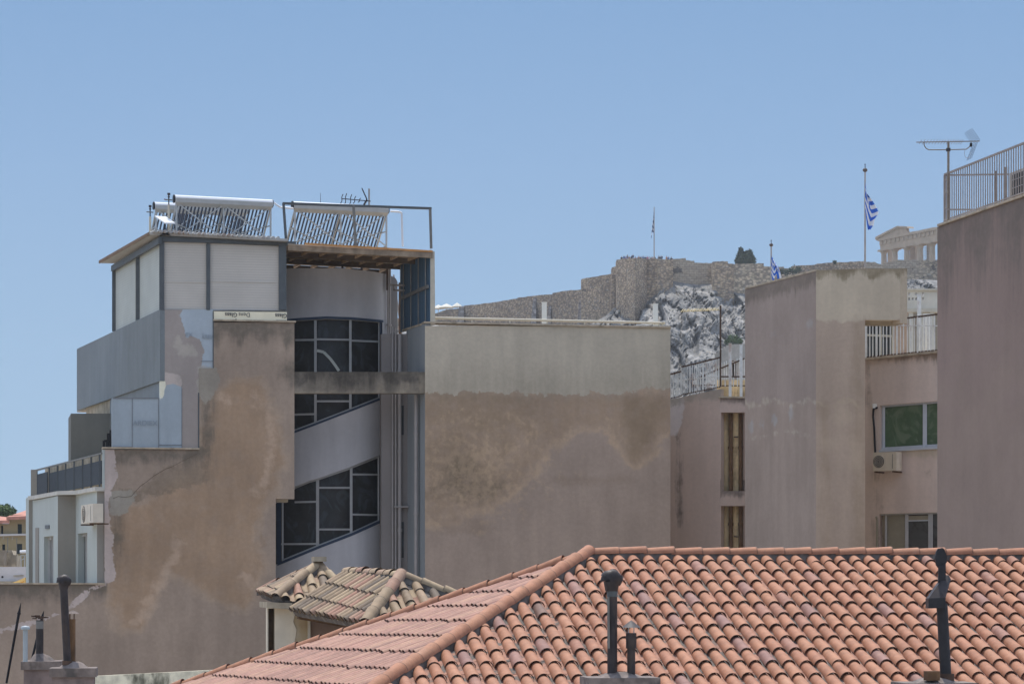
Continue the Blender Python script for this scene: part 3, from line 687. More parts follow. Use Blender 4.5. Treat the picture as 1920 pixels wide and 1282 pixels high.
# ================================================================ MIDDLE PINK BUILDING (between the firewalls)
MBD = empty('apartment_building', at(1325, 1107, 84)-Vector((0, 0, 19)), 'narrow pink house end with rusty white railings and a tall slit of brown pipes', 'building')
mp = plaster('pink_render', S(132, 121, 121, 1.4), [('m_w', S(150, 147, 157, 1.3), 1, .15, 3, .9), ('m_b', S(70, 66, 68), 2, .5, -1, .8), ('m_t', S(122, 118, 116), 2.5, .6, 2, .7)], var=.06, streak=.05, fine=.04)
PM = Plane((at(1258, 0, 84).x, 84), 1, -.5)
grid('wall', PM, [1250, 1275, 1350.5], [725, 1300], None, mp, MBD, depth=.3, step=6, warp=lambda x, y: y if y > 830 else 830-(830-y)*(830-lerp(x, [(1250, 750), (1275, 745), (1350, 729)]))/105,
     masks=dict(m_w=lambda x, y: sdpoly(x, y, [(1240, 735), (1278, 735), (1281, 770), (1276, 795), (1272, 818), (1258, 812), (1240, 815)]), m_b=lambda x, y: min(sdline(x, y, [(1272, 815), (1274, 880), (1275, 985)], 3), (990-y)*.05), m_t=lambda x, y: 757-y-(x-1275)*.15))
PM2 = Plane(xy(PM.z(1350, 0)), 1, .1)
def m2inc(x, y): return not (1352 < x < 1396.5 and (773 < y < 920 or 948 < y < 1300))
grid('wall', PM2, [1350, 1352, 1396.5, 1400], [746, 773, 920, 948, 1300], m2inc, mp, MBD, depth=.35, step=6, masks=dict(m_w=lambda x, y: -20, m_b=lambda x, y: min(8, max(930-y if y > 900 else -9, 756-y if y < 760 else -9)), m_t=lambda x, y: -20))
mo = plaster('ochre_shaft', S(136, 124, 104, 1.8), [('m_r', S(74, 54, 44), 3, .8, -1, .7)], var=.15, streak=.2, fine=.1)
PM3 = Plane(xy(PM2.z(1370, 0, -.45)), 1, .1)
grid('shaft_wall', PM3, [1345, 1402], [712, 1300], None, mo, MBD, depth=.1, step=8, masks=dict(m_r=lambda x, y: max(sdline(x, y, [(1391, 740), (1393, 1040)], 7)-2, sdline(x, y, [(1371, 740), (1372, 1040)], 4)-2)))
a = PM2.z(1348, PM2.pt(1350, 746).z, .06); d = PM2.z(1400, PM2.pt(1350, 746).z, .06); n = -PM2.nrm*.5
MB().prism([a, d, d+n, a+n], (0, 0, .05)).build('coping', M['ledge'], MBD)
for x in (1370, 1388.5):
    rpipe(x, 770, 1290, 8, PM3, 'drain_pipe', 'brownpipe', MBD)
m = MB(); m.bar(PM3.pt(1376, 819, .1), PM3.pt(1384, 819, .1), .04); m.build('pipe_clip', M['rust'], MBD)
m = MB(); m.bar(PM3.pt(1376, 1005, .1), PM3.pt(1384, 1006, .1), .04); m.build('pipe_clip', M['rust'], MBD)
b = MB(); b.mass([xy(PM.z(1256, 0, -.35)), xy(PM.z(1346, 0, -.35)), xy(PM3.z(1402, 0, -.15)), xy(PM3.z(1402, 0, -.15)+Vector((-1, 7, 0))), xy(PM.z(1256, 0, -.35)+Vector((0, 7, 0)))], -19, PM2.pt(1350, 760).z)
b.build('wall_core', M['conc'], MBD)
# rusty white railings on its roof
def railing(name, surf, x1, x2, ytop, ybot, n, label, parent=None, mats=('whitedirty', 'rust'), w=.028, mid=None, posts=(), jit=0):
    rt = empty(name, surf.pt((x1+x2)/2, ybot((x1+x2)/2)), label, 'railing')
    m = MB(); m.bar(surf.pt(x1, ytop(x1)), surf.pt(x2, ytop(x2)), .04, .045); m.build('top_rail', M[mats[1]], rt)
    m = MB(); m.bar(surf.pt(x1, ybot(x1)-2), surf.pt(x2, ybot(x2)-2), .03, .035); m.build('bottom_rail', M[mats[1]], rt)
    if mid:
        m = MB(); m.bar(surf.pt(x1, mid(x1)), surf.pt(x2, mid(x2)), .03, .03); m.build('middle_rail', M[mats[0]], rt)
    for i in range(n+1):
        x = x1+(x2-x1)*i/n+(random.uniform(-jit, jit)); p = surf.pt(x, ytop(x)); q = surf.pt(x, ybot(x)-1)
        ww = w*(1.8 if i in posts else 1)
        m = MB(); m.bar((p.x, p.y, p.z), (p.x, p.y, q.z), ww, ww, up=(0, 1, 0)); m.build('baluster', M[mats[0]], rt)
    return rt
RL1 = Plane(xy(PM.z(1258, 0, -.2)), 1, -.5)
railing('balcony_railing', RL1, 1256, 1278, lambda x: lerp(x, [(1256, 702), (1278, 696)]), lambda x: lerp(x, [(1256, 749), (1278, 744)]), 8, 'short rusty white railing right beside the corner of the broad grey firewall', jit=.8)
railing('balcony_railing', RL1, 1278, 1351, lambda x: lerp(x, [(1278, 688), (1351, 670)]), lambda x: lerp(x, [(1278, 742), (1351, 727)]), 21, 'long rusty white stair railing rising behind the narrow pink wall', jit=.8, mid=lambda x: lerp(x, [(1278, 712), (1351, 705)]))
RL1b = Plane(xy(RL1.z(1258, 0, -1.5)), 1, -.5)
railing('balcony_railing', RL1b, 1300, 1396, lambda x: lerp(x, [(1300, 712), (1345, 684), (1372, 672), (1396, 672)]), lambda x: 724, 20, 'second white railing behind the rusty stair railing, below the green bush', jit=.8)
RL2 = Plane(xy(PM2.z(1350, 0, -.15)), 1, .1)
railing('balcony_railing', RL2, 1352, 1398, lambda x: 706, lambda x: 725, 6, 'low rusty white railing between the two tall rusty posts', w=.035)
for x, y1 in ((1369, 644), (1389.5, 647)):
    a = RL2.pt(x, y1, .1); c_ = RL2.pt(x, 744, .1); m = MB(); m.bar((a.x, a.y, c_.z), a, .085, .085, up=(0, 1, 0)); m.box(a, .1, .1, .02)
    tag(m.build('steel_post', M['whitedirty']), 'rust streaked white post over the pipe slit, '+('left one of the pair' if x < 1380 else 'the one beside the tall block'), 'post', 'rusty posts over the pipe slit')
PS = Plane((at(1370, 0, 92).x, 92), 1, -.2)
SH = empty('stair_house', at(1372, 724, 92), 'weathered grey roof shed wall behind the rusty posts under the green bush', 'shed')
shm = plaster('grey_shed', S(138, 138, 142), [], var=.15, streak=.12, fine=.1)
grid('wall', PS, [1340, 1402], [645, 760], lambda x, y: not (1372 < x < 1384 and 678 < y < 724), shm, SH, depth=1.5, step=6, warp=lambda x, y: y if y > 700 else 700-(700-y)*(700-lerp(x, [(1340, 664), (1366, 646), (1402, 644)]))/55)
m = MB(); m.bar(PS.pt(1340, 690, .05), PS.pt(1402, 672, .05), .08); m.build('ledge', M['cream'], SH)
for x in (1350, 1358):
    pass
# rusty aerial
AN = empty('tv_antenna', at(1351, 725, 83), 'long rusty television aerial on a brown mast in front of the rock face', 'antenna')
m = MB(); m.tube(at(1351, 725, 83), at(1351, 573, 83), .028); m.build('mast', M['rust'], AN)
ry = plain('yellowed_metal', S(142, 132, 104), .6, .2, 10)
m = MB(); m.bar(at(1277, 584, 83), at(1352, 581, 83), .025); m.build('boom', ry, AN)
for i in range(17):
    x = 1279+i*4.1+(i % 3)*.5; c_ = at(x, 583.5-(x-1277)*.04, 83); m = MB(); m.bar(c_+Vector((-.05, -.1, -.035)), c_+Vector((.05, .1, .07)), .018); m.build('element', ry, AN)

# ================================================================ TALL BLOCK C
CBk = empty('apartment_building', at(1530, 1107, 72)-Vector((0, 0, 19)), 'tall pink and beige corner block with two round-topped faces and an old repair seam', 'building')
PC = Plane(xy(at(1530, 0, 72)), 1, .02); SC = Plane(xy(at(1530, 0, 72)), *SD)
def seam(x, y): return y-(752+5*math.sin(x*.09)+3*math.sin(x*.31)+(2 if x > 1530 else 0))
cw = [('m_lo', S(128, 118, 116), .8, .15, 2, .9), ('m_seam', S(144, 138, 134), 1.6, .4, 3, .8), ('m_st', S(80, 76, 72), 3, .8, -1, .6), ('m_pt', S(132, 134, 142), .7, .25, 3, .6)]
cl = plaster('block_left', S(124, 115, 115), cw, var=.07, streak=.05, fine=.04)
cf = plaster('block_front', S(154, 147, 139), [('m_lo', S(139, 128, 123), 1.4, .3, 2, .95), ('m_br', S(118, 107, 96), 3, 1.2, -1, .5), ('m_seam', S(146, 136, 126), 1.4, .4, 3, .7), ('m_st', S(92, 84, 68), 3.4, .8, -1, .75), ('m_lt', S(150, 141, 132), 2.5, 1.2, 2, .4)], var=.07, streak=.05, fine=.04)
zc = SC.pt(1530, 507).z
class ZF:
    pass
grid('side_wall', SC, [1397, 1530], [540, 600, 1300], None, cl, CBk, depth=.3, step=7,
     warp=lambda x, y: y if y > 700 else 700-(700-y)*(700-(HY-zc/SC.Y(x)*F))/160,
     masks=dict(m_lo=seam, m_seam=lambda x, y: max(3-abs(seam(x, y)-3), 3-abs(y-815-6*math.sin(x*.05))-2), m_st=lambda x, y: 535-(y-(HY-zc/SC.Y(x)*F)+507)*1.0, m_pt=lambda x, y: max(ell(x, y, 1408, 800, 5, 13), ell(x, y, 1452, 787, 6, 12), ell(x, y, 1484, 775, 5, 12), ell(x, y, 1518, 607, 4, 9), ell(x, y, 1428, 795, 6, 12)-2, ell(x, y, 1450, 627, 4, 8)-1)))
grid('front_wall', PC, [1530, 1622, 1688], [506, 600, 1300], lambda x, y: x < 1622 or y < 600, cf, CBk, depth=.3, step=7,
     warp=lambda x, y: y+(lerp(x, [(1530, 1), (1580, -1), (1640, -3), (1688, -2)]) if y < 560 else 0),
     masks=dict(m_lo=lambda x, y: y-(602+2*math.sin(x*.2)), m_br=lambda x, y: max(sdpoly(x, y, [(1600, 600), (1626, 600), (1626, 1300), (1595, 1300), (1598, 800)]), sdline(x, y, [(1545, 760), (1550, 1040)], 9)-3), m_seam=lambda x, y: 2.5-abs(seam(x, y)-2)-(0 if x < 1615 else 9),
                m_st=lambda x, y: 516-y+6*math.sin(x*.12), m_lt=lambda x, y: max(ell(x, y, 1580, 780, 22, 16), ell(x, y, 1560, 830, 20, 12), ell(x, y, 1605, 860, 10, 30))))
PC2 = Plane(xy(PC.z(1688, 0)), .8, .6)
grid('front_wall', PC2, [1688, 1701], [503, 606], None, cf, CBk, depth=.3, step=6, masks=dict(m_lo=lambda x, y: -20, m_br=lambda x, y: 2, m_seam=lambda x, y: -20, m_st=lambda x, y: 514-y, m_lt=lambda x, y: -9))
b = MB(); ce = xy(PC.z(1530, 0, -.35)); b.mass([(ce[0]+.05, ce[1]+.1), xy(PC.z(1618, 0, -.35)), xy(PC.z(1618, 0, -.35)+Vector((-1.2, 3.5, 0))), xy(SC.z(1399, 0, -.35))], -19, zc-.25)
b.build('wall_core', M['conc'], CBk)
b = MB(); b.mass([(ce[0]+.05, ce[1]+.1), xy(PC.z(1686, 0, -.35)), xy(PC2.z(1700, 0, -.3)), xy(PC.z(1680, 0, -1.6)), xy(PC.z(1560, 0, -1.6))], PC.pt(1600, 600).z, zc-.1)
b.build('upper_core', M['conc'], CBk)
b = MB(); cp = []
b.mass([xy(SC.z(1397, 0, .02)), xy(PC.z(1530, 0, .03)), xy(PC.z(1530, 0, .03)+Vector((.3, .5, 0))), xy(SC.z(1399, 0, -.3))], zc-.02, zc+.03); b.build('coping', M['ledge'], CBk)

# ================================================================ RECESSED BLOCK D
DB = empty('apartment_building', at(1690, 1107, 75)-Vector((0, 0, 19)), 'recessed pink wall with a wide green window with painted reflections and a lower one under it', 'building')
PD = Plane(xy(at(1622, 0, 75.8)), 1, -.75)
dm = plaster('recess_pink', S(126, 118, 119, 1.85), [('m_st', S(98, 88, 84), 3, .8, -1, .7), ('m_lt', S(150, 144, 136), 2, .5, -1, .7), ('m_c', S(116, 108, 102), 2.5, .8, 2, .7)], var=.06, streak=.05, fine=.04)
def dwarp(x, y):
    return y-(x-1690)*lerp(y, [(600, .10), (668, .1), (760, .075), (840, .06), (962, .03), (1100, 0)])
dinc = lambda x, y: not ((1650 < x < 1762 and 757 < y < 842) or (1648 < x < 1764 and 962 < y < 1300))
grid('wall', PD, [1620, 1648, 1650, 1762, 1764, 1772], [665, 757, 842, 962, 1300], dinc, dm, DB, depth=.25, step=6, warp=dwarp,
     masks=dict(m_st=lambda x, y: max(sdline(x, y, [(1644, 884), (1647, 1030)], 3), sdline(x, y, [(1625, 680), (1623, 760)], 4), 676-y if x > 1650 else 672-y), m_lt=lambda x, y: min(858-y, y-838, x-1690), m_c=lambda x, y: ell(x, y, 1740, 885, 4, 4)))
b = MB(); b.mass([xy(PD.z(1622, 0, -.5)), xy(PD.z(1774, 0, -.5)), xy(PD.z(1774, 0, -.5)+Vector((2, 8, 0))), xy(PD.z(1622, 0, -.5)+Vector((-1, 8, 0)))], -19, PD.pt(1650, 675).z)
b.build('wall_core', M['conc'], DB)
a = PD.z(1618, PD.pt(1690, 663).z, .1); d = PD.z(1770, PD.pt(1690, 663).z, .1); n = -PD.nrm*1.2
tz = lambda x: dwarp(x, 664)
s_ = MB(); P, v = slab(PD, [(1619, tz(1619)), (1772, tz(1772)), (1772, tz(1772)+4), (1619, tz(1619)+4)], 1.0, .1); s_.prism(P, v); s_.build('coping', M['ledge'], DB)
def win(x1, x2, y1, y2, bars, par, glasses, fr='wframe', rec=-.12, fw=4):
    w_ = empty('window', PD.pt((x1+x2)/2, y2), None); w_.parent = par; w_.location = PD.pt((x1+x2)/2, y2)-par.location
    for (a_, b_, mt, nm) in glasses:
        P, v = slab(PD, [(a_, dwarp(a_, y1)), (b_, dwarp(b_, y1)), (b_, dwarp(b_, y2)), (a_, dwarp(a_, y2))], .02, rec-.05); MB().prism(P, v).build(nm, M[mt], w_)
    def bar_(p, q, w): MB().bar(PD.pt(p[0], dwarp(*p), rec), PD.pt(q[0], dwarp(*q), rec), .07, w*.0148, up=(0, 0, 1)).build('frame', M[fr], w_) if p[1] == q[1] else MB().bar(PD.pt(p[0], dwarp(*p), rec), PD.pt(q[0], dwarp(*q), rec), w*.0148*1.25, .07, up=(0, 1, 0)).build('frame', M[fr], w_)
    bar_((x1, y1+fw/2), (x2, y1+fw/2), fw); bar_((x1, y2-fw/2), (x2, y2-fw/2), fw+1)
    for x, w in bars: bar_((x, y1), (x, y2), w)
    return w_
win(1650, 1762, 757, 841, [(1652, 4), (1657, 3.5), (1734, 6)], DB, [(1652, 1734, 'glassgreen', 'pane'), (1734, 1762, 'glassgreen', 'pane')])
P, v = slab(PD, [(1648, dwarp(1648, 841)), (1764, dwarp(1764, 841)), (1764, dwarp(1764, 845)), (1648, dwarp(1648, 845))], .25, .06); MB().prism(P, v).build('window_sill', M['wframe'], DB)
win(1648, 1764, 962, 1110, [(1661, 3), (1700, 5), (1743, 4), (1747, 3)], DB, [(1650, 1661, 'conc', 'pane'), (1661, 1700, 'curtain', 'curtain'), (1702, 1742, 'glassroom', 'pane'), (1745, 1763, 'glassroom', 'pane')], 'frame', fw=3)
P, v = slab(PD, [(1703, 966.5), (1742, 965.5), (1742, 975), (1703, 976)], .03, -.13); MB().prism(P, v).build('roller_box', M['curtain'], DB)
P, v = slab(PD, [(1703, 975), (1742, 974), (1742, 976), (1703, 977)], .03, -.12); MB().prism(P, v).build('roller_slat', M['wframe'], DB)
def ac_unit(x1, x2, y1, y2, surf, label, off=.5, fan=.46, side=0):
    A = surf.pt(x1, y2, off); B = surf.pt(x2, y2, off); C = surf.pt(x1, y1, off); h = C.z-A.z; dv = (B-A); dv.z = 0; L = dv.length; dv.normalize()
    rt = empty('air_conditioner', (A+B)/2, label, 'air conditioner')
    nb = -surf.nrm
    m = MB(); m.prism([A, A+dv*L, A+dv*L+nb*.3, A+nb*.3], (0, 0, h)); m.build('casing', M['acwhite'], rt)
    m = MB(); c = A+dv*(L*fan*.52)+Vector((0, 0, h*.5)); r_ = min(h*.44, L*fan*.5); m.tube(c-nb*.012, c+nb*.01, r_, n=24)
    m.build('fan_grille', M['acgrill'], rt)
    m = MB()
    for k in range(1, 4): 
        for i in range(20):
            t0, t1 = 2*math.pi*i/20, 2*math.pi*(i+1)/20; rr_ = r_*k/3.6
            m.bar(c-nb*.02+dv*(rr_*math.cos(t0))+Vector((0, 0, rr_*math.sin(t0))), c-nb*.02+dv*(rr_*math.cos(t1))+Vector((0, 0, rr_*math.sin(t1))), .008)
    m.build('fan_guard', M['acwhite'], rt)
    m = MB(); m.prism([A+dv*(L*.82)-nb*.006+Vector((0, 0, h*.1)), A+dv*(L*.82)-nb*.006+Vector((0, 0, h*.88)), A+dv*(L*.835)-nb*.006+Vector((0, 0, h*.88)), A+dv*(L*.835)-nb*.006+Vector((0, 0, h*.1))], nb*.01); m.build('seam', M['acgrill'], rt)
    for k in (.12, .88):
        m = MB(); p = A+dv*(L*k)-Vector((0, 0, .03)); m.bar(p-nb*.05, p+nb*.5, .04); m.build('bracket', M['rust'], rt)
    return rt
ac_unit(1637, 1681, 848, 883, PD, 'white air conditioner with rusty tray on the pink wall under the green window', .45)
m = MB(); pts = [PD.pt(x, y, .06) for x, y in ((1645, 764), (1638, 766), (1637, 780), (1639, 800), (1640, 825), (1641, 848))]; m.path(pts, .03)
m.build('cable', M['black'], DB)
m = MB(); m.box(PD.pt(1640, 761, .05), .12, .1, .12); m.build('cable_cover', M['white'], DB)
m = MB(); m.path([PD.pt(x, y, .05) for x, y in ((1643, 968), (1645, 975), (1644, 1100))], .03); m.build('drain_pipe', M['curtain'], DB)
# balcony railing and what stands behind it
RD = Plane(xy(PD.z(1622, 0, -.05)), 1, -.75)
railing('balcony_railing', RD, 1624, 1759, lambda x: lerp(x, [(1624, 606), (1759, 589)]), lambda x: tz(x)+1, 21, 'rusty white balcony railing above the recessed pink wall with the green window', jit=.6, mid=lambda x: lerp(x, [(1624, 609), (1759, 611)]), w=.03, posts=(0, 3, 9, 15))
zdr = PD.pt(1650, 668).z
PE_ = Plane(xy(PD.z(1622, 0, -1.6)), 1, .02)
RC = empty('roof_room', PE_.z(1640, zdr), 'dark glazed balcony door and pink wall behind the rusty balcony railing', 'roof room')
P, v = slab(PE_, [(1618, 598), (1676, 598), (1676, 690), (1618, 690)], .1, -.1); MB().prism(P, v).build('door_glass', M['glass'], RC)
for x, w in ((1622, .04), (1651, .06), (1673, .04)):
    MB().bar(PE_.pt(x, 600), PE_.pt(x, 690), w, .05, up=(0, 1, 0)).build('door_frame', M['cream'], RC)
MB().bar(PE_.pt(1620, 628), PE_.pt(1674, 630), .05, .06).build('door_frame', M['cream'], RC)
P, v = slab(PE_, [(1673, 585), (1703, 585), (1703, 700), (1673, 700)], 1.0, .02); MB().prism(P, v).build('wall', dm if False else plain('pink_wall', S(144, 128, 120), .9, .08), RC)
P, v = slab(PE_, [(1616, 592), (1703, 592), (1703, 600), (1616, 600)], 1.2, .3); MB().prism(P, v).build('lintel', M['conc'], RC)
b = MB(); b.mass([xy(PD.z(1621, 0, -.2)), xy(PD.z(1762, 0, -.2)), xy(PD.z(1762, 0, -4)), xy(PE_.z(1600, 0, -.4))], zdr-.2, zdr-.1); b.build('balcony_floor', M['conc'], RC)
# ornate white balustrade house further back
PH = Plane(xy(at(1730, 0, 110)), 1, -.2)
OH = empty('terrace_house', at(1730, 690, 110), 'pale terrace house with pierced ornamental parapet in the gap beside the tall wall', 'building')
hm = plain('pale_house', S(160, 160, 160), .9, .08, 2, .2, S(120, 118, 112), .4)
holes = []
for i in range(8):
    for j in range(2):
        if random.random() < .75: holes.append((1703+i*6.5, 1706.5+i*6.5, 549+j*9, 553.5+j*9))
grid('parapet', PH, [1698, 1765]+[h for q in holes for h in q[:2]], [543, 578]+[h for q in holes for h in q[2:]], lambda x, y: not any(a <= x <= b_ and c_ <= y <= d_ for a, b_, c_, d_ in holes if a < 1740), hm, OH, depth=.3, step=8)
P, v = slab(PH, [(1698, 541), (1765, 541), (1765, 544.5), (1698, 544.5)], .5, .08); MB().prism(P, v).build('coping', M['cream'], OH)
P, v = slab(PH, [(1698, 578), (1765, 578), (1765, 585), (1698, 585)], .5, .06); MB().prism(P, v).build('beam', M['cream'], OH)
P, v = slab(PH, [(1698, 585), (1765, 585), (1765, 720), (1698, 720)], .5, -2.2); MB().prism(P, v).build('wall', plain('house_back', S(112, 108, 104), .9, .1), OH)
for x in (1708, 1726, 1748):
    P, v = slab(PH, [(x-4, 585), (x+4, 585), (x+4, 720), (x-4, 720)], .4, 0); MB().prism(P, v).build('column', hm, OH)
b = MB(); b.mass([xy(PH.z(1696, 0, -2.3)), xy(PH.z(1770, 0, -2.3)), xy(PH.z(1770, 0, -8)), xy(PH.z(1696, 0, -8))], -19, PH.pt(1720, 585).z); b.build('wall_core', M['conc'], OH)
m = MB(); a = PD.pt(1723.5, 553, -1.2); m.bar((a.x, a.y, zdr-.1), a, .1, .1, up=(0, 1, 0)); m.box(a, .12, .12, .02)
tag(m.build('steel_post', M['whitedirty']), 'tall white post with a long rust streak behind the balcony railing', 'post')
for x, w in ((1736, .08), (1740.5, .05)):
    m = MB(); a = PD.pt(x, 588, -.9); m.tube((a.x, a.y, zdr-.1), a, w, n=10)
    tag(m.build('vent_pipe', M['white']), ('thick' if w > .06 else 'thin')+' white vent pipe standing behind the balcony railing near the tall wall', 'pipe')

# ================================================================ TALL RIGHT WALL E
EB = empty('apartment_building', at(1840, 1107, 60)-Vector((0, 0, 19)), 'tall mauve blind wall filling the right edge with a balcony rail on top', 'building')
PEW = Plane(xy(at(1757, 0, 62)), -.232, 1); ze = PEW.pt(1757, 426).z
em = plaster('mauve_wall', S(113, 101, 101), [('m_st', S(84, 80, 80), 2, .9, -1, .75), ('m_lt', S(134, 126, 124), 2, .4, 2.5, .6), ('m_lo', S(118, 107, 104), 4, 2, .8, .7)], var=.06, streak=.025, fine=.03)
sface('wall', PEW, 1757.5, 1990, -19, ze, em, EB, .4, step=7, masks=dict(m_st=lambda x, v: (.0+v+ze)*-18+9+5*math.sin(x*.1) , m_lt=lambda x, v: 3-abs((-v-5.0)*30-4*math.sin(x*.1))-2, m_lo=lambda x, v: (v+4.5)*12))
b = MB(); o1 = PEW.z(1758.5, 0, -.3); o2 = PEW.z(1990, 0, -.3); b.mass([xy(o1), xy(o2), (o2.x+12, o2.y+2.8), (o1.x+12, o1.y+2.8)], -19, ze-.02); b.build('wall_core', em, EB)
a = PEW.z(1757, ze, .05); d = PEW.z(1990, ze, .05); n = -PEW.nrm*.5; MB().prism([a, d, d+n, a+n], (0, 0, .05)).build('coping', M['ledge'], EB)
PR = Plane(xy(PEW.z(1772, 0, -.12)), -.232, 1); zr_ = ze+.06; zt_ = PR.pt(1772, 327).z
RE = empty('roof_railing', PR.z(1840, zr_), 'grey barred roof railing sloping up along the top of the tall mauve wall', 'railing')
gm_ = plain('grey_rail_paint', S(118, 114, 118), .6, .12, 6, .3)
MB().bar(PR.z(1771, zt_), PR.z(1985, zt_), .04, .04).build('top_rail', gm_, RE)
MB().bar(PR.z(1771, zr_+.08), PR.z(1985, zr_+.08), .03, .03).build('bottom_rail', gm_, RE)
x = 1773.0; k = 0
Yp = PR.Y(1773)
while Yp > 52:
    u = None; P = Vector((PR.p.x+PR.d.x*0, 0, 0))
    t_ = (Yp-PR.p.y)/PR.d.y; q = PR.p+PR.d*t_; MB().bar((q.x, q.y, zr_), (q.x, q.y, zt_), .022, .022, up=(0, 1, 0)).build('baluster', gm_, RE); Yp -= .125
for x in (1771.5, 1777, 1867, 1886):
    a = PR.z(x, zr_, -.05); MB().bar(a, (a.x, a.y, zt_-(0 if x < 1800 else .35)), .055, .055, up=(0, 1, 0)).build('post', gm_, RE)
for zz in (.35, .7, 1.0):
    MB().bar(PR.z(1771, zr_+zz), PR.z(1779, zr_+zz), .02).build('rung', gm_, RE)
# second railing on the far side of that roof: horizontal rails seen through
ff = PR.z(1772, zt_-.02); MB().bar(ff, at(1892, 327, 61), .035, .035).build('cross_rail', gm_, RE)
ff = PR.z(1777, zr_+.55); MB().bar(at(1777, 393, 61.5), at(1842, 393, 61.5), .03, .03).build('cross_rail', gm_, RE)
# AC unit box on the roof at the far right
PQ2 = Plane(xy(PEW.z(1892, 0, -.7)), -.232, 1)
hq = MB(); a = PQ2.z(1893, zr_); d = PQ2.z(1985, zr_); hq.prism([a, d, d-PQ2.nrm*.9, a-PQ2.nrm*.9], (0, 0, .83)); 
QA = empty('condenser', (a+d)/2, 'grey roof condenser with dark mesh grille behind the roof railing at the right edge', 'condenser')
hq.build('casing', plain('condenser_grey', S(140, 138, 138), .6, .08, 4, .3), QA)
m = MB(); m.prism([PQ2.z(1898, zr_+.06, .02), PQ2.z(1984, zr_+.06, .02), PQ2.z(1984, zr_+.76, .02), PQ2.z(1898, zr_+.76, .02)], -PQ2.nrm*.015); m.build('grille', M['black'], QA)
m = MB()
for zz in (.1, .28, .46, .64): m.bar(PQ2.z(1898, zr_+zz, .03), PQ2.z(1984, zr_+zz, .03), .012)
m.build('mesh_wire', M['alu'], QA)
# TV aerial on the roof
TA = empty('tv_antenna', at(1778, 420, 61.6), 'large television aerial with mesh reflector on a mast at the corner of the tall wall', 'antenna')
Y_ = 61.6; am = plain('aerial_metal', S(104, 100, 98), .6, .15, 8); dk_ = plain('aerial_dark', S(52, 54, 64), .6, .1, 8)
MB().tube(at(1777.8, 432, Y_), at(1778.3, 267, Y_), .028).build('mast', am, TA)
MB().bar(at(1718, 267, Y_), at(1837, 265, Y_), .02).build('boom', am, TA)
MB().path([at(x, y, Y_) for x, y in ((1732.5, 267), (1733, 273), (1736, 278), (1741, 281), (1778, 281), (1812, 280), (1818, 275), (1821, 267))], .012).build('support_arm', am, TA)
MB().box(at(1778, 281, Y_), .09, .09, .07).build('clamp', dk_, TA)
for i in range(16):
    x = 1726+i*6.3*(1-.012*i)+(.0); c_ = at(x, 266.5, Y_)
    L = .055+.005*(i % 2); MB().bar(c_+Vector((-L, -.18, -L*1.3)), c_+Vector((L, .18, L*1.5)), .010).build('element', dk_, TA)
MB().box(at(1820.5, 272, Y_), .05, .06, .08).build('junction_box', M['black'], TA)
def mesh_panel(o, u, v, nu, nv, name, mat, par, r=.0035):
    m = MB()
    for i in range(nu+1): m.bar(o+u*(i/nu), o+u*(i/nu)+v, r*1.5)
    for j in range(nv+1): m.bar(o+v*(j/nv), o+u+v*(j/nv), r*1.5)
    return m.build(name, mat, par)
o = at(1837, 262, Y_); mesh_panel(o, at(1823, 241.5, Y_)-o, at(1809, 250, Y_+.6)-at(1823, 241.5, Y_), 7, 4, 'reflector', dk_, TA)
o = at(1833, 267, Y_); mesh_panel(o, at(1822, 296, Y_)-o, Vector((-.03, .5, .02)), 9, 3, 'reflector', dk_, TA)
MB().path([at(x, y, Y_) for x, y in ((1809, 281), (1808, 290), (1811, 296), (1817, 296), (1821, 285))], .004).build('cable', M['pipe'], TA)
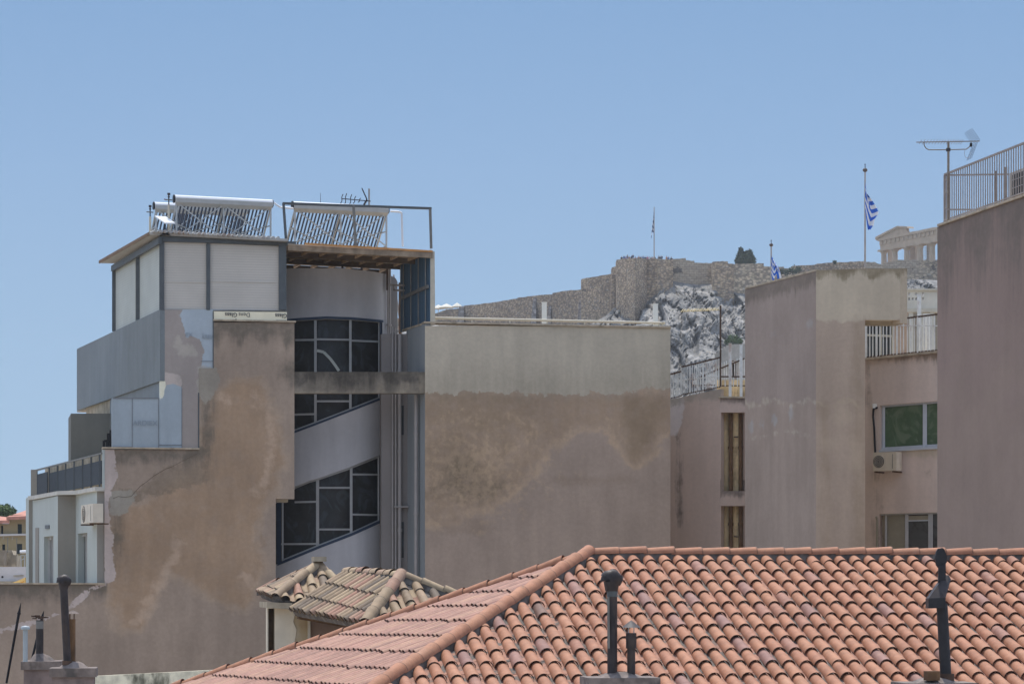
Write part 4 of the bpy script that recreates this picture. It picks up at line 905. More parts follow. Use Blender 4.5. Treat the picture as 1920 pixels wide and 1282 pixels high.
# ================================================================ SOLAR COLLECTORS AND ROOF THINGS
def collector(label):
    """evacuated-tube collector, x along header, y away; origin at front left foot"""
    rt = empty('solar_collector', (0, 0, 0), label, 'solar collector', 'tube collectors on the penthouse roof')
    L, hz = 2.95, 1.16
    m = MB(); n = 10; prof = []
    pr = [(-.13, -.09), (-.14, .02), (-.11, .07), (-.04, .10), (.05, .10), (.11, .05), (.12, -.02), (.10, -.10), (0, -.13)]
    m.prism([(0, y, hz+z) for y, z in pr], (L, 0, 0)); m.build('header_tank', M['whitesun'], rt)
    m = MB(); m.prism([(-.03, y*1.08, hz+z*1.08) for y, z in pr], (.03, 0, 0)); m.build('end_cap', M['black'], rt)
    m = MB(); m.prism([(L, y*1.05, hz+z*1.05) for y, z in pr], (.025, 0, 0)); m.build('end_cap', M['steel'], rt)
    m = MB(); m.prism([(.02, -.155, hz-.12), (L-.02, -.155, hz-.12), (L-.02, -.02, hz-.22), (.02, -.02, hz-.22)], (0, -.004, .12)); m.build('lower_shell', M['tankunder'], rt)
    for i in range(26):
        x = .10+i*(L-.2)/25
        m = MB(); m.tube((x, .02, hz-.14), (x, 1.12, .10), .029, n=8); m.tube((x, 1.10, .115), (x, 1.15, .075), .033, n=8)
        m.build('glass_tube', M['tubeglass'], rt)
    al = M['alu']
    for x in (.06, L/2, L-.04):
        m = MB(); m.bar((x, -.02, 0), (x, -.02, hz-.1), .045); m.build('leg', al, rt)
        m = MB(); m.bar((x, .0, hz-.16), (x, 1.14, .03), .04, .05); m.build('strut', al, rt)
        m = MB(); m.bar((x, 0, .04), (x, 1.16, .03), .04); m.build('foot_bar', al, rt)
        m = MB(); m.bar((x, -.02, hz*.42), (x, .62, hz*.45), .03); m.build('strut', al, rt)
    for x1, x2 in ((.06, L/2), (L/2, .06), (L/2, L-.04), (L-.04, L/2)):
        m = MB(); m.bar((x1, -.05, hz-.12), (x2, -.05, .03), .036, .03); m.build('brace', al, rt)
    for x1, x2 in ((.06, L/2), (L/2, .06), (L/2, L-.04), (L-.04, L/2)):
        m = MB(); m.bar((x1, .55, hz*.47), (x2, 1.05, .08), .028, .025); m.build('brace', al, rt)
    m = MB(); m.bar((.05, 1.12, .12), (L-.05, 1.12, .12), .05, .03); m.build('tube_rail', al, rt)
    return rt
def place(o, px, py, Y, rz, s=1):
    o.location = at(px, py, Y); o.rotation_euler = (0, 0, rz); o.scale = (s, s, s)
ang = math.atan2(.354, 1); 
c1 = collector('front left tube solar collector with white header above the shuttered penthouse')
c2 = copy_tree(c1); c3 = copy_tree(c1)
c2['label'] = 'right tube solar collector standing inside the steel frame over the stair tower'
c3['label'] = 'rear tube solar collector half hidden behind the front left one'
place(c1, 327, 446, 78.6, ang, 1.0); place(c2, 549, 457, 79.6, ang, 1.0); place(c3, 289, 455, 81.4, ang, .98)
def vpipe(px, y1, y2, Y, label):
    rt = empty('air_vent', at(px, y2, Y), label, 'vent pipe')
    MB().tube(at(px, y2, Y), at(px, y1+22*(78/Y), Y), .035, n=8).build('riser', M['cream'], rt)
    m = MB(); a = at(px, y1, Y); b_ = at(px, y1+22, Y); m.tube(b_, a, .018, n=8); m.tube(a+Vector((0, 0, -.06)), a, .045, n=8); m.tube(a+Vector((0, 0, -.13)), a+Vector((0, 0, -.10)), .035, n=8); m.build('valve', M['flue'], rt)
    m = MB(); c = at(px, y1+13, Y); m.bar(c+Vector((-.11, 0, .01)), c+Vector((.1, 0, -.005)), .03); m.build('elbow', M['steel2'], rt)
    if px > 300:
        m = MB(); m.bar(c+Vector((-.14, 0, .02)), c+Vector((-.08, 0, .01)), .025); m.build('tap', plain('red_tap', (.25, .02, .05), .5), rt)
vpipe(316.5, 362, 440, 78.5, 'vent pipe with a red tap at the left end of the front collector')
vpipe(281.5, 385, 440, 81, 'vent pipe at the left end of the rear collector')
PQ_ = empty('hot_water_pipe', at(525, 390, 79.2), 'insulated white pipe linking the two collectors over the penthouse', 'pipe')
MB().path([at(x, y, 79.3) for x, y in ((514, 380), (519, 384), (526, 388.5), (550, 391))], .03).build('pipe_run', M['whitesun'], PQ_)
PQ_ = empty('hot_water_pipe', at(754, 462, 79.6), 'white pipe dropping from the right collector to the canopy deck', 'pipe')
MB().path([at(x, y, 79.8) for x, y in ((732, 396), (748, 397), (753, 399), (755, 462))], .03).build('pipe_run', M['whitesun'], PQ_)
DS = empty('satellite_terminal', at(313, 440, 78.0), 'small bright white flat panel aerial on a dark tripod at the roof edge', 'aerial')
q = [at(290, 404.5, 77.9), at(311, 406, 78.5), at(329, 418, 78.2), at(309, 417.5, 77.6)]
MB().prism(q, (0, 0, -.035)).build('panel', M['whitesun'], DS)
m = MB(); m.tube(at(309.5, 440, 78), at(309.5, 414, 78), .025); m.build('mast', M['black'], DS)
m = MB(); m.lathe(at(309.5, 441, 78), [(.17, -.02), (.12, .03), (.03, .10)], 8); m.build('base', M['black'], DS)
BA = empty('tv_antenna', at(691, 386, 80), 'small black television aerial with bowed elements above the steel frame', 'antenna')
MB().tube(at(692.5, 410, 80.5), at(692, 354, 80.5), .026).build('mast', M['flagpole'], BA)
MB().bar(at(640, 372.5, 80.3), at(695, 377.5, 80.3), .025).build('boom', dk_, BA)
for x, h_ in ((641, 8), (648, 10), (657.5, 9), (665, 6), (674, 3)):
    c = at(x, 373+(x-640)*.08, 80.3); hh = h_/F*80; MB().path([c+Vector((.04, -.1, hh)), c+Vector((0, -.03, hh*.4)), c+Vector((.0, 0, 0)), c+Vector((.0, .03, -hh*.5)), c+Vector((-.05, .1, -hh))], .013).build('element', dk_, BA)
c = at(688, 374, 80.3)
for dx, dz in ((-9, -20), (-6, 10)):
    e_ = at(688+dx, 374+dz, 80.3); m = MB()
    for k in range(7): m.bar(c.lerp(e_, k/6)+Vector((0, -.12, 0)), c.lerp(e_, k/6)+Vector((0, .25, 0)), .02)
    m.bar(c, e_, .035); m.build('reflector', dk_, BA)
m = MB(); m.tube(at(601, 402, 82), at(601, 362, 82), .012, .005); tag(m.build('lightning_rod', dk_), 'thin upright rod rising behind the right solar collector', 'rod')
ac_unit(152, 174, 947, 982, f1b, 'white air conditioner high on the pale wall of the lower left wing', .33)

# ================================================================ ACROPOLIS HILL
def ridged(p, o=5):
    return noise.ridged_multi_fractal(p, .9, 2.1, o, 1.0, 2.0)
rtop = [(-100,1250),(150,1100),(400,860),(560,700),(700,625),(815,606),(1060,618),(1100,612),(1135,592),(1150,577),(1175,567),(1195,560),(1207,553),(1225,541),(1243,530),(1262,527),(1285,531),(1310,534),(1340,532),(1352,538),(1375,544),(1400,549),(1440,545),(1700,523),(1730,524),(1800,528),(2300,530)]
nx0, nx1 = 780, 1990
V, Fc, CK = [], [], []; cols = [-60+14*i for i in range(60)]+[x for x in [nx0+2.1*i for i in range(int((nx1-nx0)/2.1)+1)] if x < 1412 or x > 1690]; cols = sorted(cols+[1412+9*i for i in range(31)]+[1995+16*i for i in range(28)])
rows = 118
for i, px in enumerate(cols):
    tp = lerp(px, rtop)
    for j in range(rows+1):
        s = j/rows; py = tp+(max(830, tp+60)-tp)*s; Y = 556-6*min(1, s*10)-70*s+(0 if px > 900 else (900-px)*.12)
        P = at(px, py, Y)
        q = Vector((P.x*.075, Y*.03, P.z*.045)); q2 = Vector((P.x*.16, Y*.05, P.z*.13))
        wx, wz = noise.noise(q*2)*2.2, noise.noise(q*1.7+Vector((5, 5, 5)))*2.2
        d = (ridged(q+Vector((3, 1, 5)))-1.0)*3.2+noise.noise(Vector((P.x*1.4, Y*.3, P.z*1.5)))*.35
        ck = 0
        for fq, amp_, o_ in ((.13, 2.6, 0), (.33, 1.5, 20), (.8, .75, 50), (1.7, .42, 90)):
            sp = Vector((P.x*fq+wx*.15+o_, Y*.02, P.z*fq*.5+wz*.13)); vd, vp = noise.voronoi(sp)
            gap = min(1, (vd[1]-vd[0])*3.6); d += amp_*.75*gap+amp_*1.3*(noise.cell(vp[0]*7.3)-.5); ck = max(ck, (1-gap)*(1 if fq < .5 else .45))
            d += amp_*1.5*((sp.x-vp[0].x)*(noise.cell(vp[0]*3.1+Vector((9, 0, 0)))-.75)*1.0-(sp.z-vp[0].z)*(noise.cell(vp[0]*5.7)*.9-.15))
        CK.append(ck)
        am = min(1, s*14+.1)
        # real stepping rather than a picture: push along the slope's normal
        V.append(P+Vector((noise.noise(q2*1.7)*1.2*am, -(d-2.2)*am*.85, 0)))
for i in range(len(cols)-1):
    if cols[i+1]-cols[i] > 100: continue
    for j in range(rows):
        a = i*(rows+1)+j; Fc.append((a, a+rows+1, a+rows+2, a+1))
t = NT('limestone', .95, .1)
nf = t.noise(.12, 8, rough=.65); c = t.mix(t.step(nf, .35, .65), (.17, .165, .155), (.31, .295, .27))
c = t.mix(t.step(t.noise(.11, 7, rough=.7), .50, .64, 0, .75), c, (.44, .415, .38))
c = t.mix(t.step(t.noise(.25, 6, (1, 1, .6), dist=.5), .60, .74, 0, .25), c, (.20, .19, .18))
c = t.mix(t.step(t.noise(.16, 6, (1, 1, 1), rough=.7), .60, .68, 0, .7), c, (.36, .29, .19))
c = t.mix(t.step(t.noise(1.1, 3), .62, .7, 0, .6), c, (.14, .15, .09))
c = t.mix(t.math('MULTIPLY', t.step(t.attr('crack'), .55, 1), .8), c, (.18, .175, .165)); t.bump(t.noise(.9, 8, rough=.75), .6, .6); lm = t.out(c)
mb = MB(); mb.add(V, Fc, False); mb.at['crack'] = CK; h = mb.build('hill', lm, origin=(0, 520, 20)); tag(h, 'rugged grey and white limestone crag under the fortress wall', kind='structure')
# skirt of the hill down to the city and the flat top
g2 = MB(); g2.add([at(-800, 800, 486), at(2700, 800, 486), Vector((600, 380, -19)), Vector((-700, 380, -19)), at(-800, 1100, 900), at(780, 640, 640)], [(0, 1, 2, 3)])
hs = plain('hill_scrub', (.16, .16, .10), .95, .3, .08, dirt=(.24, .22, .17), dirt_amt=.7)
g2 = MB(); g2.add([at(2300, 790, 489), at(760, 790, 489), at(450, 860, 530), at(150, 1105, 570), Vector((-130, 420, -18.5)), Vector((-60, 370, -18.5)), Vector((500, 370, -18.5))], [(0, 1, 5, 6), (1, 2, 4, 5), (2, 3, 4)]); tag(g2.build('hillside', hs), 'dry scrub slope below the crag', kind='structure')
pt_ = MB(); pt_.prism([at(1230, 505, 556), at(2200, 505, 556), at(2000, 505, 860), at(1500, 505, 860)], (0, 0, -.5)); 
zpl = at(1230, 497, 552).z
pt_ = MB(); pt_.mass([(60, 584), (260, 584), (300, 860), (60, 860)], 40, zpl-2); tag(pt_.build('plateau', hs), 'flat top of the rock behind the fortress wall', kind='structure')

def masonry(name, base, scale=.9, big=0.0):
    t = NT(name, .95, .1)
    v = t.n('ShaderNodeTexVoronoi'); v.feature = 'F1'; t.link(t.pos((1, 1, 1.7)), v.inputs['Vector']); v.inputs['Scale'].default_value = scale
    sx = t.n('ShaderNodeSeparateXYZ'); t.link(v.outputs['Color'], sx.inputs[0])
    f = t.step(sx.outputs[0], 0, 1, .72, 1.25); f = t.math('MULTIPLY', f, t.step(t.noise(.09, 5), .3, .7, .8, 1.2))
    c = t.val(base, f)
    c = t.mix(t.step(sx.outputs[1], .8, 1, 0, .45), c, (.42, .30, .22))
    c = t.mix(t.step(sx.outputs[2], .84, 1, 0, .5), c, (.42, .39, .33))
    c = t.mix(t.step(v.outputs['Distance'], .42, .62, 0, .6), c, (.12, .10, .09))
    br = t.n('ShaderNodeTexBrick'); m_ = t.n('ShaderNodeCombineXYZ'); s2 = t.n('ShaderNodeSeparateXYZ'); t.link(t.pos(), s2.inputs[0]); t.link(s2.outputs[0], m_.inputs[0]); t.link(s2.outputs[2], m_.inputs[1]); t.link(m_.outputs[0], br.inputs['Vector'])
    br.inputs['Scale'].default_value = .5; br.inputs['Mortar Size'].default_value = .018; br.inputs['Mortar Smooth'].default_value = .6; br.inputs['Color1'].default_value = (.36, .29, .21, 1); br.inputs['Color2'].default_value = (.48, .40, .30, 1); br.inputs['Mortar'].default_value = (.13, .11, .1, 1)
    c = t.mix(t.step(t.noise(.06, 5, rough=.65), .55-big, .62-big, 0, .7), c, br.outputs[0])
    c = t.mix(t.step(t.noise(.35, 4), .66, .70, 0, .8), c, (.07, .06, .055))
    t.bump(t.noise(1.2, 6), .6, .3); return t.out(c)
m1 = masonry('rubble_wall', (.42, .315, .205), 1.7, -.3); m2 = masonry('block_wall', (.49, .39, .265), 1.3, .06)
FW = empty('fortress_wall', at(1230, 560, 550), 'long ancient stone fortress wall with stepped parapets running along the hilltop', 'wall')
def wseg(pts, yb, Ya, Yb_, th, mat, name='wall_section'):
    """pts: top outline left to right; depth runs Ya..Yb_"""
    x0, x1 = pts[0][0], pts[-1][0]; pl_ = []; Yf = lambda x: Ya+(Yb_-Ya)*(x-x0)/(x1-x0)
    m = MB(); out = []
    for (xa, ya), (xb, yb_) in zip(pts, pts[1:]):
        if xb-xa < .5: out.append((xa, ya)); continue
        n = max(1, int((xb-xa)/5))
        for k in range(n): out.append((xa+(xb-xa)*k/n, ya+(yb_-ya)*k/n+random.uniform(-.6, .6)))
    out.append(pts[-1])
    top = [at(x, y, Yf(x)) for x, y in out]; bot = [at(x, yb if not callable(yb) else yb(x), Yf(x)) for x, y in out]
    B = Vector((0, th, 0))
    for a, b_, c_, d_ in zip(top, top[1:], bot[1:], bot):
        m.add([a, b_, c_, d_, a+B, b_+B, c_+B, d_+B], [(0, 1, 2, 3), (5, 4, 7, 6), (0, 4, 5, 1), (3, 2, 6, 7)])
    m.add([top[0], bot[0], bot[0]+B, top[0]+B], [(0, 1, 2, 3)]); m.add([top[-1], bot[-1], bot[-1]+B, top[-1]+B], [(0, 1, 2, 3)])
    return m.build(name, mat, FW)
wseg([(540, 690), (640, 630), (740, 598), (815, 588), (838, 580), (862, 578)], 760, 650, 632, 3, m1)
wseg([(862, 576), (868, 573.5), (900, 570), (970, 560), (970, 558.5), (1000, 554), (1036, 552)], 720, 631, 600, 3, m1)
wseg([(1036, 549), (1060, 545), (1090, 542.5)], 720, 598, 588, 3, m1)
wseg([(1090, 523), (1110, 519.5), (1147, 513)], 720, 575, 566, 3.5, m1)
wseg([(1147, 502), (1157, 499)], 720, 564, 562, 4, m1)
wseg([(1156, 487.5), (1160, 486), (1175, 484.5), (1190, 484)], 640, 556, 545, 5, m1, 'bastion')
wseg([(1190, 484), (1200, 484), (1214, 486)], 640, 545, 553, 5, m1, 'bastion')
wseg([(1214, 486), (1225, 485), (1232, 485)], 640, 553, 552, 5, m1, 'bastion')
wseg([(1232, 485), (1262, 487)], 640, 552, 553.5, 4, m1, 'bastion')
wseg([(1262, 486), (1286, 484), (1286, 488), (1302, 489), (1302, 492.5), (1336, 493)], 640, 556, 557, 3, m2)
wseg([(1336, 491), (1345, 490), (1365, 490), (1365, 494.5), (1376, 495)], 640, 552, 553, 4, m1)
wseg([(1376, 495), (1432, 493.5), (1432, 499.5), (1470, 500), (1470, 503), (1485, 503), (1485, 499)], 640, 555, 560, 3, m2)
wseg([(1485, 498.5), (1530, 496), (1532, 494), (1600, 490.5), (1622, 489.5)], 640, 562, 575, 3, m1)
wseg([(1622, 491), (1640, 491), (1645, 494), (1655, 495), (1662, 492), (1676, 490), (1682, 487.5), (1757, 487.5), (2100, 486)], 640, 575, 580, 3, m2)
# sloping buttresses, mostly in paler masonry
def buttress(x1, x2, y1, y2, Y, mat):
    a, b_ = at(x1, y1, Y+.5), at(x2, y1, Y+.5); c_, d_ = at(x2-1, y2, Y-2), at(x1-5, y2, Y-2)
    MB().prism([a, b_, c_, d_], (0, 3.5, 0)).build('buttress', mat, FW)
pale = masonry('pale_buttress', (.36, .315, .27), 1.1, -.3)
buttress(861, 870, 574, 620, 629, pale); buttress(1000, 1006, 557, 610, 605, pale); buttress(1086, 1099, 562, 625, 577, pale); buttress(1028, 1034, 573, 612, 600, pale)
buttress(1147, 1153, 515, 640, 562, m1)
# heap of pale restoration sheds left of the wall (small marquees)
def canopy(px, py, w, Y, label):
    rt = empty('parasol', at(px, py+14, Y), label, 'parasol', 'pale parasols beyond the left end of the fortress wall')
    c = at(px, py, Y); m = MB(); m.lathe(c, [(w, -.9), (w*.55, -.35), (.05, .1)], 8, False); m.build('canopy', plain('parasol_cloth', (.62, .59, .50), .9, .1), rt)
    m = MB(); m.tube(c+Vector((0, 0, -4)), c, .1); m.build('pole', M['whitesun'], rt)
canopy(822, 572, 1.7, 660, 'leftmost pale parasol beside the cream corner post'); canopy(837, 570, 2.0, 655, 'middle pale parasol at the left end of the ancient wall')
canopy(857, 568.5, 1.4, 640, 'small white parasol nearest the ancient wall')

# trees and shrubs
def leafmat(name, c1, c2):
    t = NT(name, .8, .2); f = t.noise(.9, 4); return t.out(t.mix(t.step(f, .35, .65), c1, c2))
lf = leafmat('leaves_dark', (.030, .048, .028), (.07, .095, .05)); lf2 = leafmat('leaves_mid', (.04, .075, .02), (.10, .15, .05)); bark = plain('bark', (.10, .08, .06), .95)
def tree(name, label, base, blobs, leaf, mat, n, trunk_r, cat='tree'):
    rt = empty(name, base, label, cat)
    m = MB(); top = Vector(blobs[0][0]); m.tube(base, base.lerp(top, .7), trunk_r, trunk_r*.5, 8)
    for c, r, sz in blobs: m.tube(base.lerp(top, .35), c, trunk_r*.45, trunk_r*.15, 6)
    m.build('trunk', bark, rt); m = MB()
    tot = sum(b_[1]**2*b_[2] for b_ in blobs)
    for c, r, sz in blobs:
        c = Vector(c)
        for k in range(int(n*r*r*sz/tot)):
            d = Vector((random.gauss(0, 1), random.gauss(0, 1), random.gauss(0, 1))).normalized(); rr = r*(random.random()**.35)*(1+.25*noise.noise(d*2.3+c))
            if noise.noise(d*3.1+c*.7) < -.28 and rr > r*.6: continue
            p = c+Vector((d.x*rr, d.y*rr, d.z*rr*sz)); a = Vector((random.gauss(0, 1), random.gauss(0, 1), random.gauss(0, 1))).normalized(); b2 = a.cross(d+Vector((.01, .3, .2))).normalized(); l = leaf*random.uniform(.6, 1.3)
            m.add([p-a*l-b2*l*.5, p+a*l-b2*l*.5, p+a*l*.8+b2*l*.6, p-a*l*.7+b2*l*.6], [(0, 1, 2, 3)])
    m.build('crown', mat, rt); return rt
b0 = at(1396, 500, 560)
tree('cypress_tree', 'dark green cypress with a pointed left peak standing alone above the fortress wall', b0, [(at(1389, 483, 560), 1.0, 1.9), (at(1389, 474, 560), .62, 2.2), (at(1383, 488, 560), .8, 1.2), (at(1397, 486, 560), 1.2, 1.3), (at(1405, 483, 560), 1.05, 1.3), (at(1405, 475, 560), .8, 1.1), (at(1411, 488, 560), .8, 1.1), (at(1398, 478, 560), .8, 1.1)], .16, lf, 5200, .25)
b0 = at(1375, 650, 470)
tree('bush', 'rounded green bush growing at the foot of the rock face beside the tall block', b0, [(at(1375, 636, 470), 1.1, .8), (at(1366, 641, 470), .75, .8), (at(1384, 640, 470), .9, .8)], .12, lf2, 2600, .1, 'bush')
for x, y, r_ in ((1466, 509, .45), (1474, 511, .5), (1483, 507, .5), (1491, 509, .4), (1497, 505, .45), (1565, 492, .3)):
    m = MB(); c = at(x, y, 552 if x < 1520 else 566)
    for k in range(90):
        d = Vector((random.gauss(0, 1), random.gauss(0, .5), random.gauss(0, 1)))*r_*.6; a = Vector((random.gauss(0, 1), random.gauss(0, 1), random.gauss(0, 1))).normalized()*.12; b2 = a.orthogonal()
        m.add([c+d-a-b2, c+d+a-b2, c+d+a+b2, c+d-a+b2], [(0, 1, 2, 3)])
    lab = 'tiny plant on top of the ancient wall between the two near flagpoles' if x > 1520 else None
    tag(m.build('wall_plant', lf), lab or 'small dark caper bush on the stones right of the crumpled flag, '+{1466: 'nearest the flag', 1474: 'second from the flag', 1483: 'middle of the five', 1491: 'fourth from the flag', 1497: 'farthest from the flag'}.get(x, ''), 'plant', None if lab else 'caper bushes on the ancient wall')

# people on the bastion
skin = plain('skin', (.42, .26, .18), .7); hair = plain('hair', (.03, .022, .018), .8)
cloth = [plain('cloth_'+n_, c_, .9) for n_, c_ in (('navy', (.04, .05, .10)), ('white', (.6, .6, .6)), ('pink', (.5, .16, .22)), ('black', (.02, .02, .025)), ('lilac', (.36, .25, .42)), ('orange', (.45, .2, .1)), ('blue', (.08, .16, .34)), ('grey', (.2, .2, .2)))]
cn = ['navy', 'white', 'pink', 'black', 'lilac', 'orange', 'blue', 'grey']
def person(px, py, Y, ci, lab, seed, turn, s=1.0):
    rnd = random.Random(seed); up = rnd.uniform(0, 1) > .75
    J = {'pel': (0, 0, .95), 'ch': (0, 0, 1.30), 'nk': (0, 0, 1.47), 'hd': (0, .01, 1.60), 'tp': (0, 0, 1.72)}
    vs_ = [(0, 0, .95), (0, 0, 1.30), (0, 0, 1.46), (0, -.01, 1.60), (0, 0, 1.70), (-.09, 0, .88), (-.1, -.02, .48), (-.1, .02, .06), (-.1, -.12, .03), (.09, 0, .88), (.1, .02, .48), (.1, .03, .06), (.1, -.10, .03), (-.19, 0, 1.40), (-.24, .02, 1.12), (-.22, -.12 if not up else -.2, .90 if not up else 1.3), (.19, 0, 1.40), (.24, .02, 1.12), (.2, -.14, .92 if not up else 1.35)]
    es = [(0, 1), (1, 2), (2, 3), (3, 4), (0, 5), (5, 6), (6, 7), (7, 8), (0, 9), (9, 10), (10, 11), (11, 12), (1, 13), (13, 14), (14, 15), (1, 16), (16, 17), (17, 18)]
    rad = [.14, .16, .055, .095, .07, .09, .06, .04, .035, .09, .06, .04, .035, .06, .042, .03, .06, .042, .03]
    me = bpy.data.meshes.new('person'); me.from_pydata(vs_, es, []); o = bpy.data.objects.new('person', me); COL.objects.link(o)
    md = o.modifiers.new('skin', 'SKIN'); sk = me.skin_vertices[0].data
    for i, r_ in enumerate(rad): sk[i].radius = (r_, r_*.75 if i in (0, 1) else r_)
    sk[0].use_root = True
    ss = o.modifiers.new('sub', 'SUBSURF'); ss.levels = 1; ss.render_levels = 1
    bpy.context.view_layer.update(); m2_ = bpy.data.meshes.new_from_object(o.evaluated_get(bpy.context.evaluated_depsgraph_get()))
    o.modifiers.clear(); o.data = m2_; m2_.materials.clear()
    for m_ in (cloth[ci], skin, hair, cloth[(ci*3+1) % 8]): m2_.materials.append(m_)
    for p in m2_.polygons:
        z_ = p.center.z; y_ = p.center.y; ax_ = abs(p.center.x)
        p.material_index = 3 if z_ < .93 and ax_ < .17 else 0 if (z_ < 1.43 and not (ax_ > .19 and z_ < 1.15)) else 2 if (z_ > 1.62 or (z_ > 1.5 and y_ > .03)) else 1; p.use_smooth = True
    hd = at(px, py, Y); o.location = (hd.x, hd.y, hd.z-1.72*s); o.scale = (s, s, s); o.rotation_euler = (0, 0, turn); tag(o, lab, 'person', 'visitors along the bastion top'); o.name = 'person'
    return o.location.z
pp = [(1165.5,480,3,'leftmost'),(1170,478.5,6,''),(1173.5,480,4,''),(1176.5,477,7,'tallest figure left of the flagpole'),(1180,479.5,5,''),(1184.5,478.5,3,''),(1187,476.5,0,''),(1191.5,480.5,2,''),(1197,479.5,5,''),(1200,479.5,3,''),(1203,481,1,''),(1206,479,6,''),(1210,480,0,''),(1214,479.5,2,''),(1217.5,480.5,1,''),(1221,480.5,7,''),(1224,481,5,''),(1228,480.5,3,''),(1235,479,7,''),(1237.5,479,3,''),(1241,478.5,0,''),(1250,479.5,5,''),(1253.5,480.5,6,''),(1258.5,481,3,''),(1261.5,484,2,'')]
zmin = 1e9
for i, (x, y, ci, e_) in enumerate(pp):
    side = 'left of the tall flagpole' if x < 1225 else 'right of the tall flagpole'
    nth = ['first', 'second', 'third', 'fourth', 'fifth', 'sixth', 'seventh', 'eighth', 'ninth', 'tenth', 'eleventh', 'twelfth', 'thirteenth', 'fourteenth', 'fifteenth', 'sixteenth', 'seventeenth'][i if x < 1225 else i-17]
    zz = person(x, y, 557.5+random.uniform(0, .8), ci, f'visitor in {cn[ci]} top on the bastion, {nth} counting from the {"left end" if x<1225 else "flagpole rightwards"}', i, random.uniform(-.8, .8)); zmin = min(zmin, zz)
m = MB(); a = at(1157, 487, 558); m.mass([(a.x+1.5, 558.5), (at(1263, 487, 557).x, 558.5), (at(1263, 487, 566).x, 566), (at(1157, 487, 566).x, 566)], 55, zmin+.02)
tag(m.build('bastion_terrace', hs), 'terrace behind the bastion parapet', kind='structure')

# flags
fw_ = plain('flag_white', (.72, .73, .76), .8, .03); fb_ = plain('flag_blue', (.035, .14, .56), .8, .05); fbd = plain('flag_blue_dark', (.02, .05, .16), .8, .05)
def flag(name, px, ytop, ybase, Y, fy0, fy1, wid, fold, lab, blue, pr, ball, flip=1, drop=0.3):
    rt = empty(name, at(px, ybase, Y), lab, 'flagpole'); k = Y/F
    m = MB(); m.tube(at(px, ybase, Y), at(px, ytop+ball*3, Y), pr, pr*.7, 10); m.build('pole', M['flagpole'], rt)
    if ball:
        m = MB(); c = at(px, ytop+ball*2.2, Y); m.ball(c, ball*k, 14, .85); m.build('finial_ball', plain('finial', S(72, 66, 68), .5), rt)
        m = MB(); m.tube(c, at(px, ytop-ball*.5, Y), ball*k*.22, ball*k*.12, 6); m.bar(at(px-1.2, ytop+.3, Y), at(px+1.2, ytop+.3, Y), ball*k*.2); m.build('finial_cross', dk_, rt)
    m = MB(); NU, NV = 40, 27; H = (fy1-fy0)
    for j in range(NV+1):
        for i in range(NU+1):
            u, v = i/NU, j/NV
            x = wid(v)*(u**.85)*flip; zz_ = fold(u, v)*H+v*H*(1-drop)
            x += .0; dy = .35*math.sin(u*11+v*2)*k*6*(.3+u)
            p = at(px+x, fy0+zz_, Y); p.y += dy-.05; m.v.append(p)
    for j in range(NV):
        for i in range(NU):
            a = j*(NU+1)+i; u, v = (i+.5)/NU, (j+.5)/NV; st_ = int(v*9); w_ = st_ % 2 == 1
            if u < .37 and v < 5/9: w_ = abs(u-.185) < .037*1.0 or abs(v-2.5/9) < .5/9
            m.f.append((a, a+1, a+NU+2, a+NU+1)); m.mi.append(1 if w_ else 0); m.sm.append(True)
    m.build('flag', [blue, fw_], rt)
fold2 = lambda u, v: (.30*math.sin(min(1, u/.45)*math.pi/2) if u < .45 else .30-.42*(u-.45)*(1 if v < .85 else .6))*(.5+.5*v)+.25*u
flag('flagpole', 1622, 309, 500, 118, 340, 428, lambda v: lerp(v, [(0, 4), (.2, 13), (.45, 22), (.6, 25), (.8, 18), (1, 10)]), fold2, 'tall pole with dark ball and hanging blue and white striped flag near the temple', fb_, .045, 4.6, 1, .38)
flag('flagpole', 1446, 451, 560, 122, 478, 527, lambda v: lerp(v, [(0, 3), (.3, 10), (.6, 17), (.8, 20), (1, 12)]), lambda u, v: .15*math.sin(u*7)*(.4+v)+.22*u, 'shorter pole with dark ball and crumpled blue and white flag at the tall block', fb_, .045, 3.8, 1, .25)
flag('flagpole', 1226.5, 388, 487, 556, 400, 441, lambda v: lerp(v, [(0, 1), (.3, 2.5), (.7, 4.5), (1, 6)]), lambda u, v: .08*math.sin(u*9)+.35*u*v, 'distant white flagpole with limp dark blue flag rising from the bastion crowd', fbd, .12, 0, -1, .25)
RT = empty('radio_mast', at(1226, 395, 556), None); bpy.data.objects.remove(RT)

# temple
tmpl = plain('marble', (.42, .325, .235), .9, .12, .4, dirt=(.30, .22, .15), dirt_amt=.6)
TP = empty('ancient_temple', at(1700, 492, 770), 'ruined marble temple corner with columns, entablature and broken pediment', 'temple')
TPl = Plane(xy(at(1650, 0, 780)), .51, -.86)
ty = lambda x, y, yr: y+(yr-y)*(x-1645)/(1753-1645)
def tpoly(pts, th, off, name):
    P, v = slab(TPl, pts, th, off); return MB().prism(P, v).build(name, tmpl, TP)
def jag(x1, x2, fa, n=10, amp=.8): return [(x1+(x2-x1)*i/n, fa(x1+(x2-x1)*i/n)+random.uniform(-amp, amp)) for i in range(n+1)]
top_ = lambda x: ty(x, 448, 427); mid_ = lambda x: ty(x, 455, 434); bot_ = lambda x: ty(x, 470.5, 453)
tpoly([(1641, 449)]+[(1641, 445)]+jag(1643, 1800, lambda x: top_(x)-1, 18, .7)+[(1800, mid_(1800)-3), (1645, mid_(1645)-3)], 3.2, .6, 'cornice')
tpoly([(1649, mid_(1649)-3), (1800, mid_(1800)-3), (1800, mid_(1800)+6), (1649, mid_(1649)+6)], 3, .1, 'frieze')
for i in range(14):
    x = 1651+i*8; tpoly([(x, mid_(x)-2.5), (x+2.8, mid_(x+2)-2.5), (x+2.8, mid_(x+2)+4.6), (x, mid_(x)+5)], .4, .35, 'triglyph')
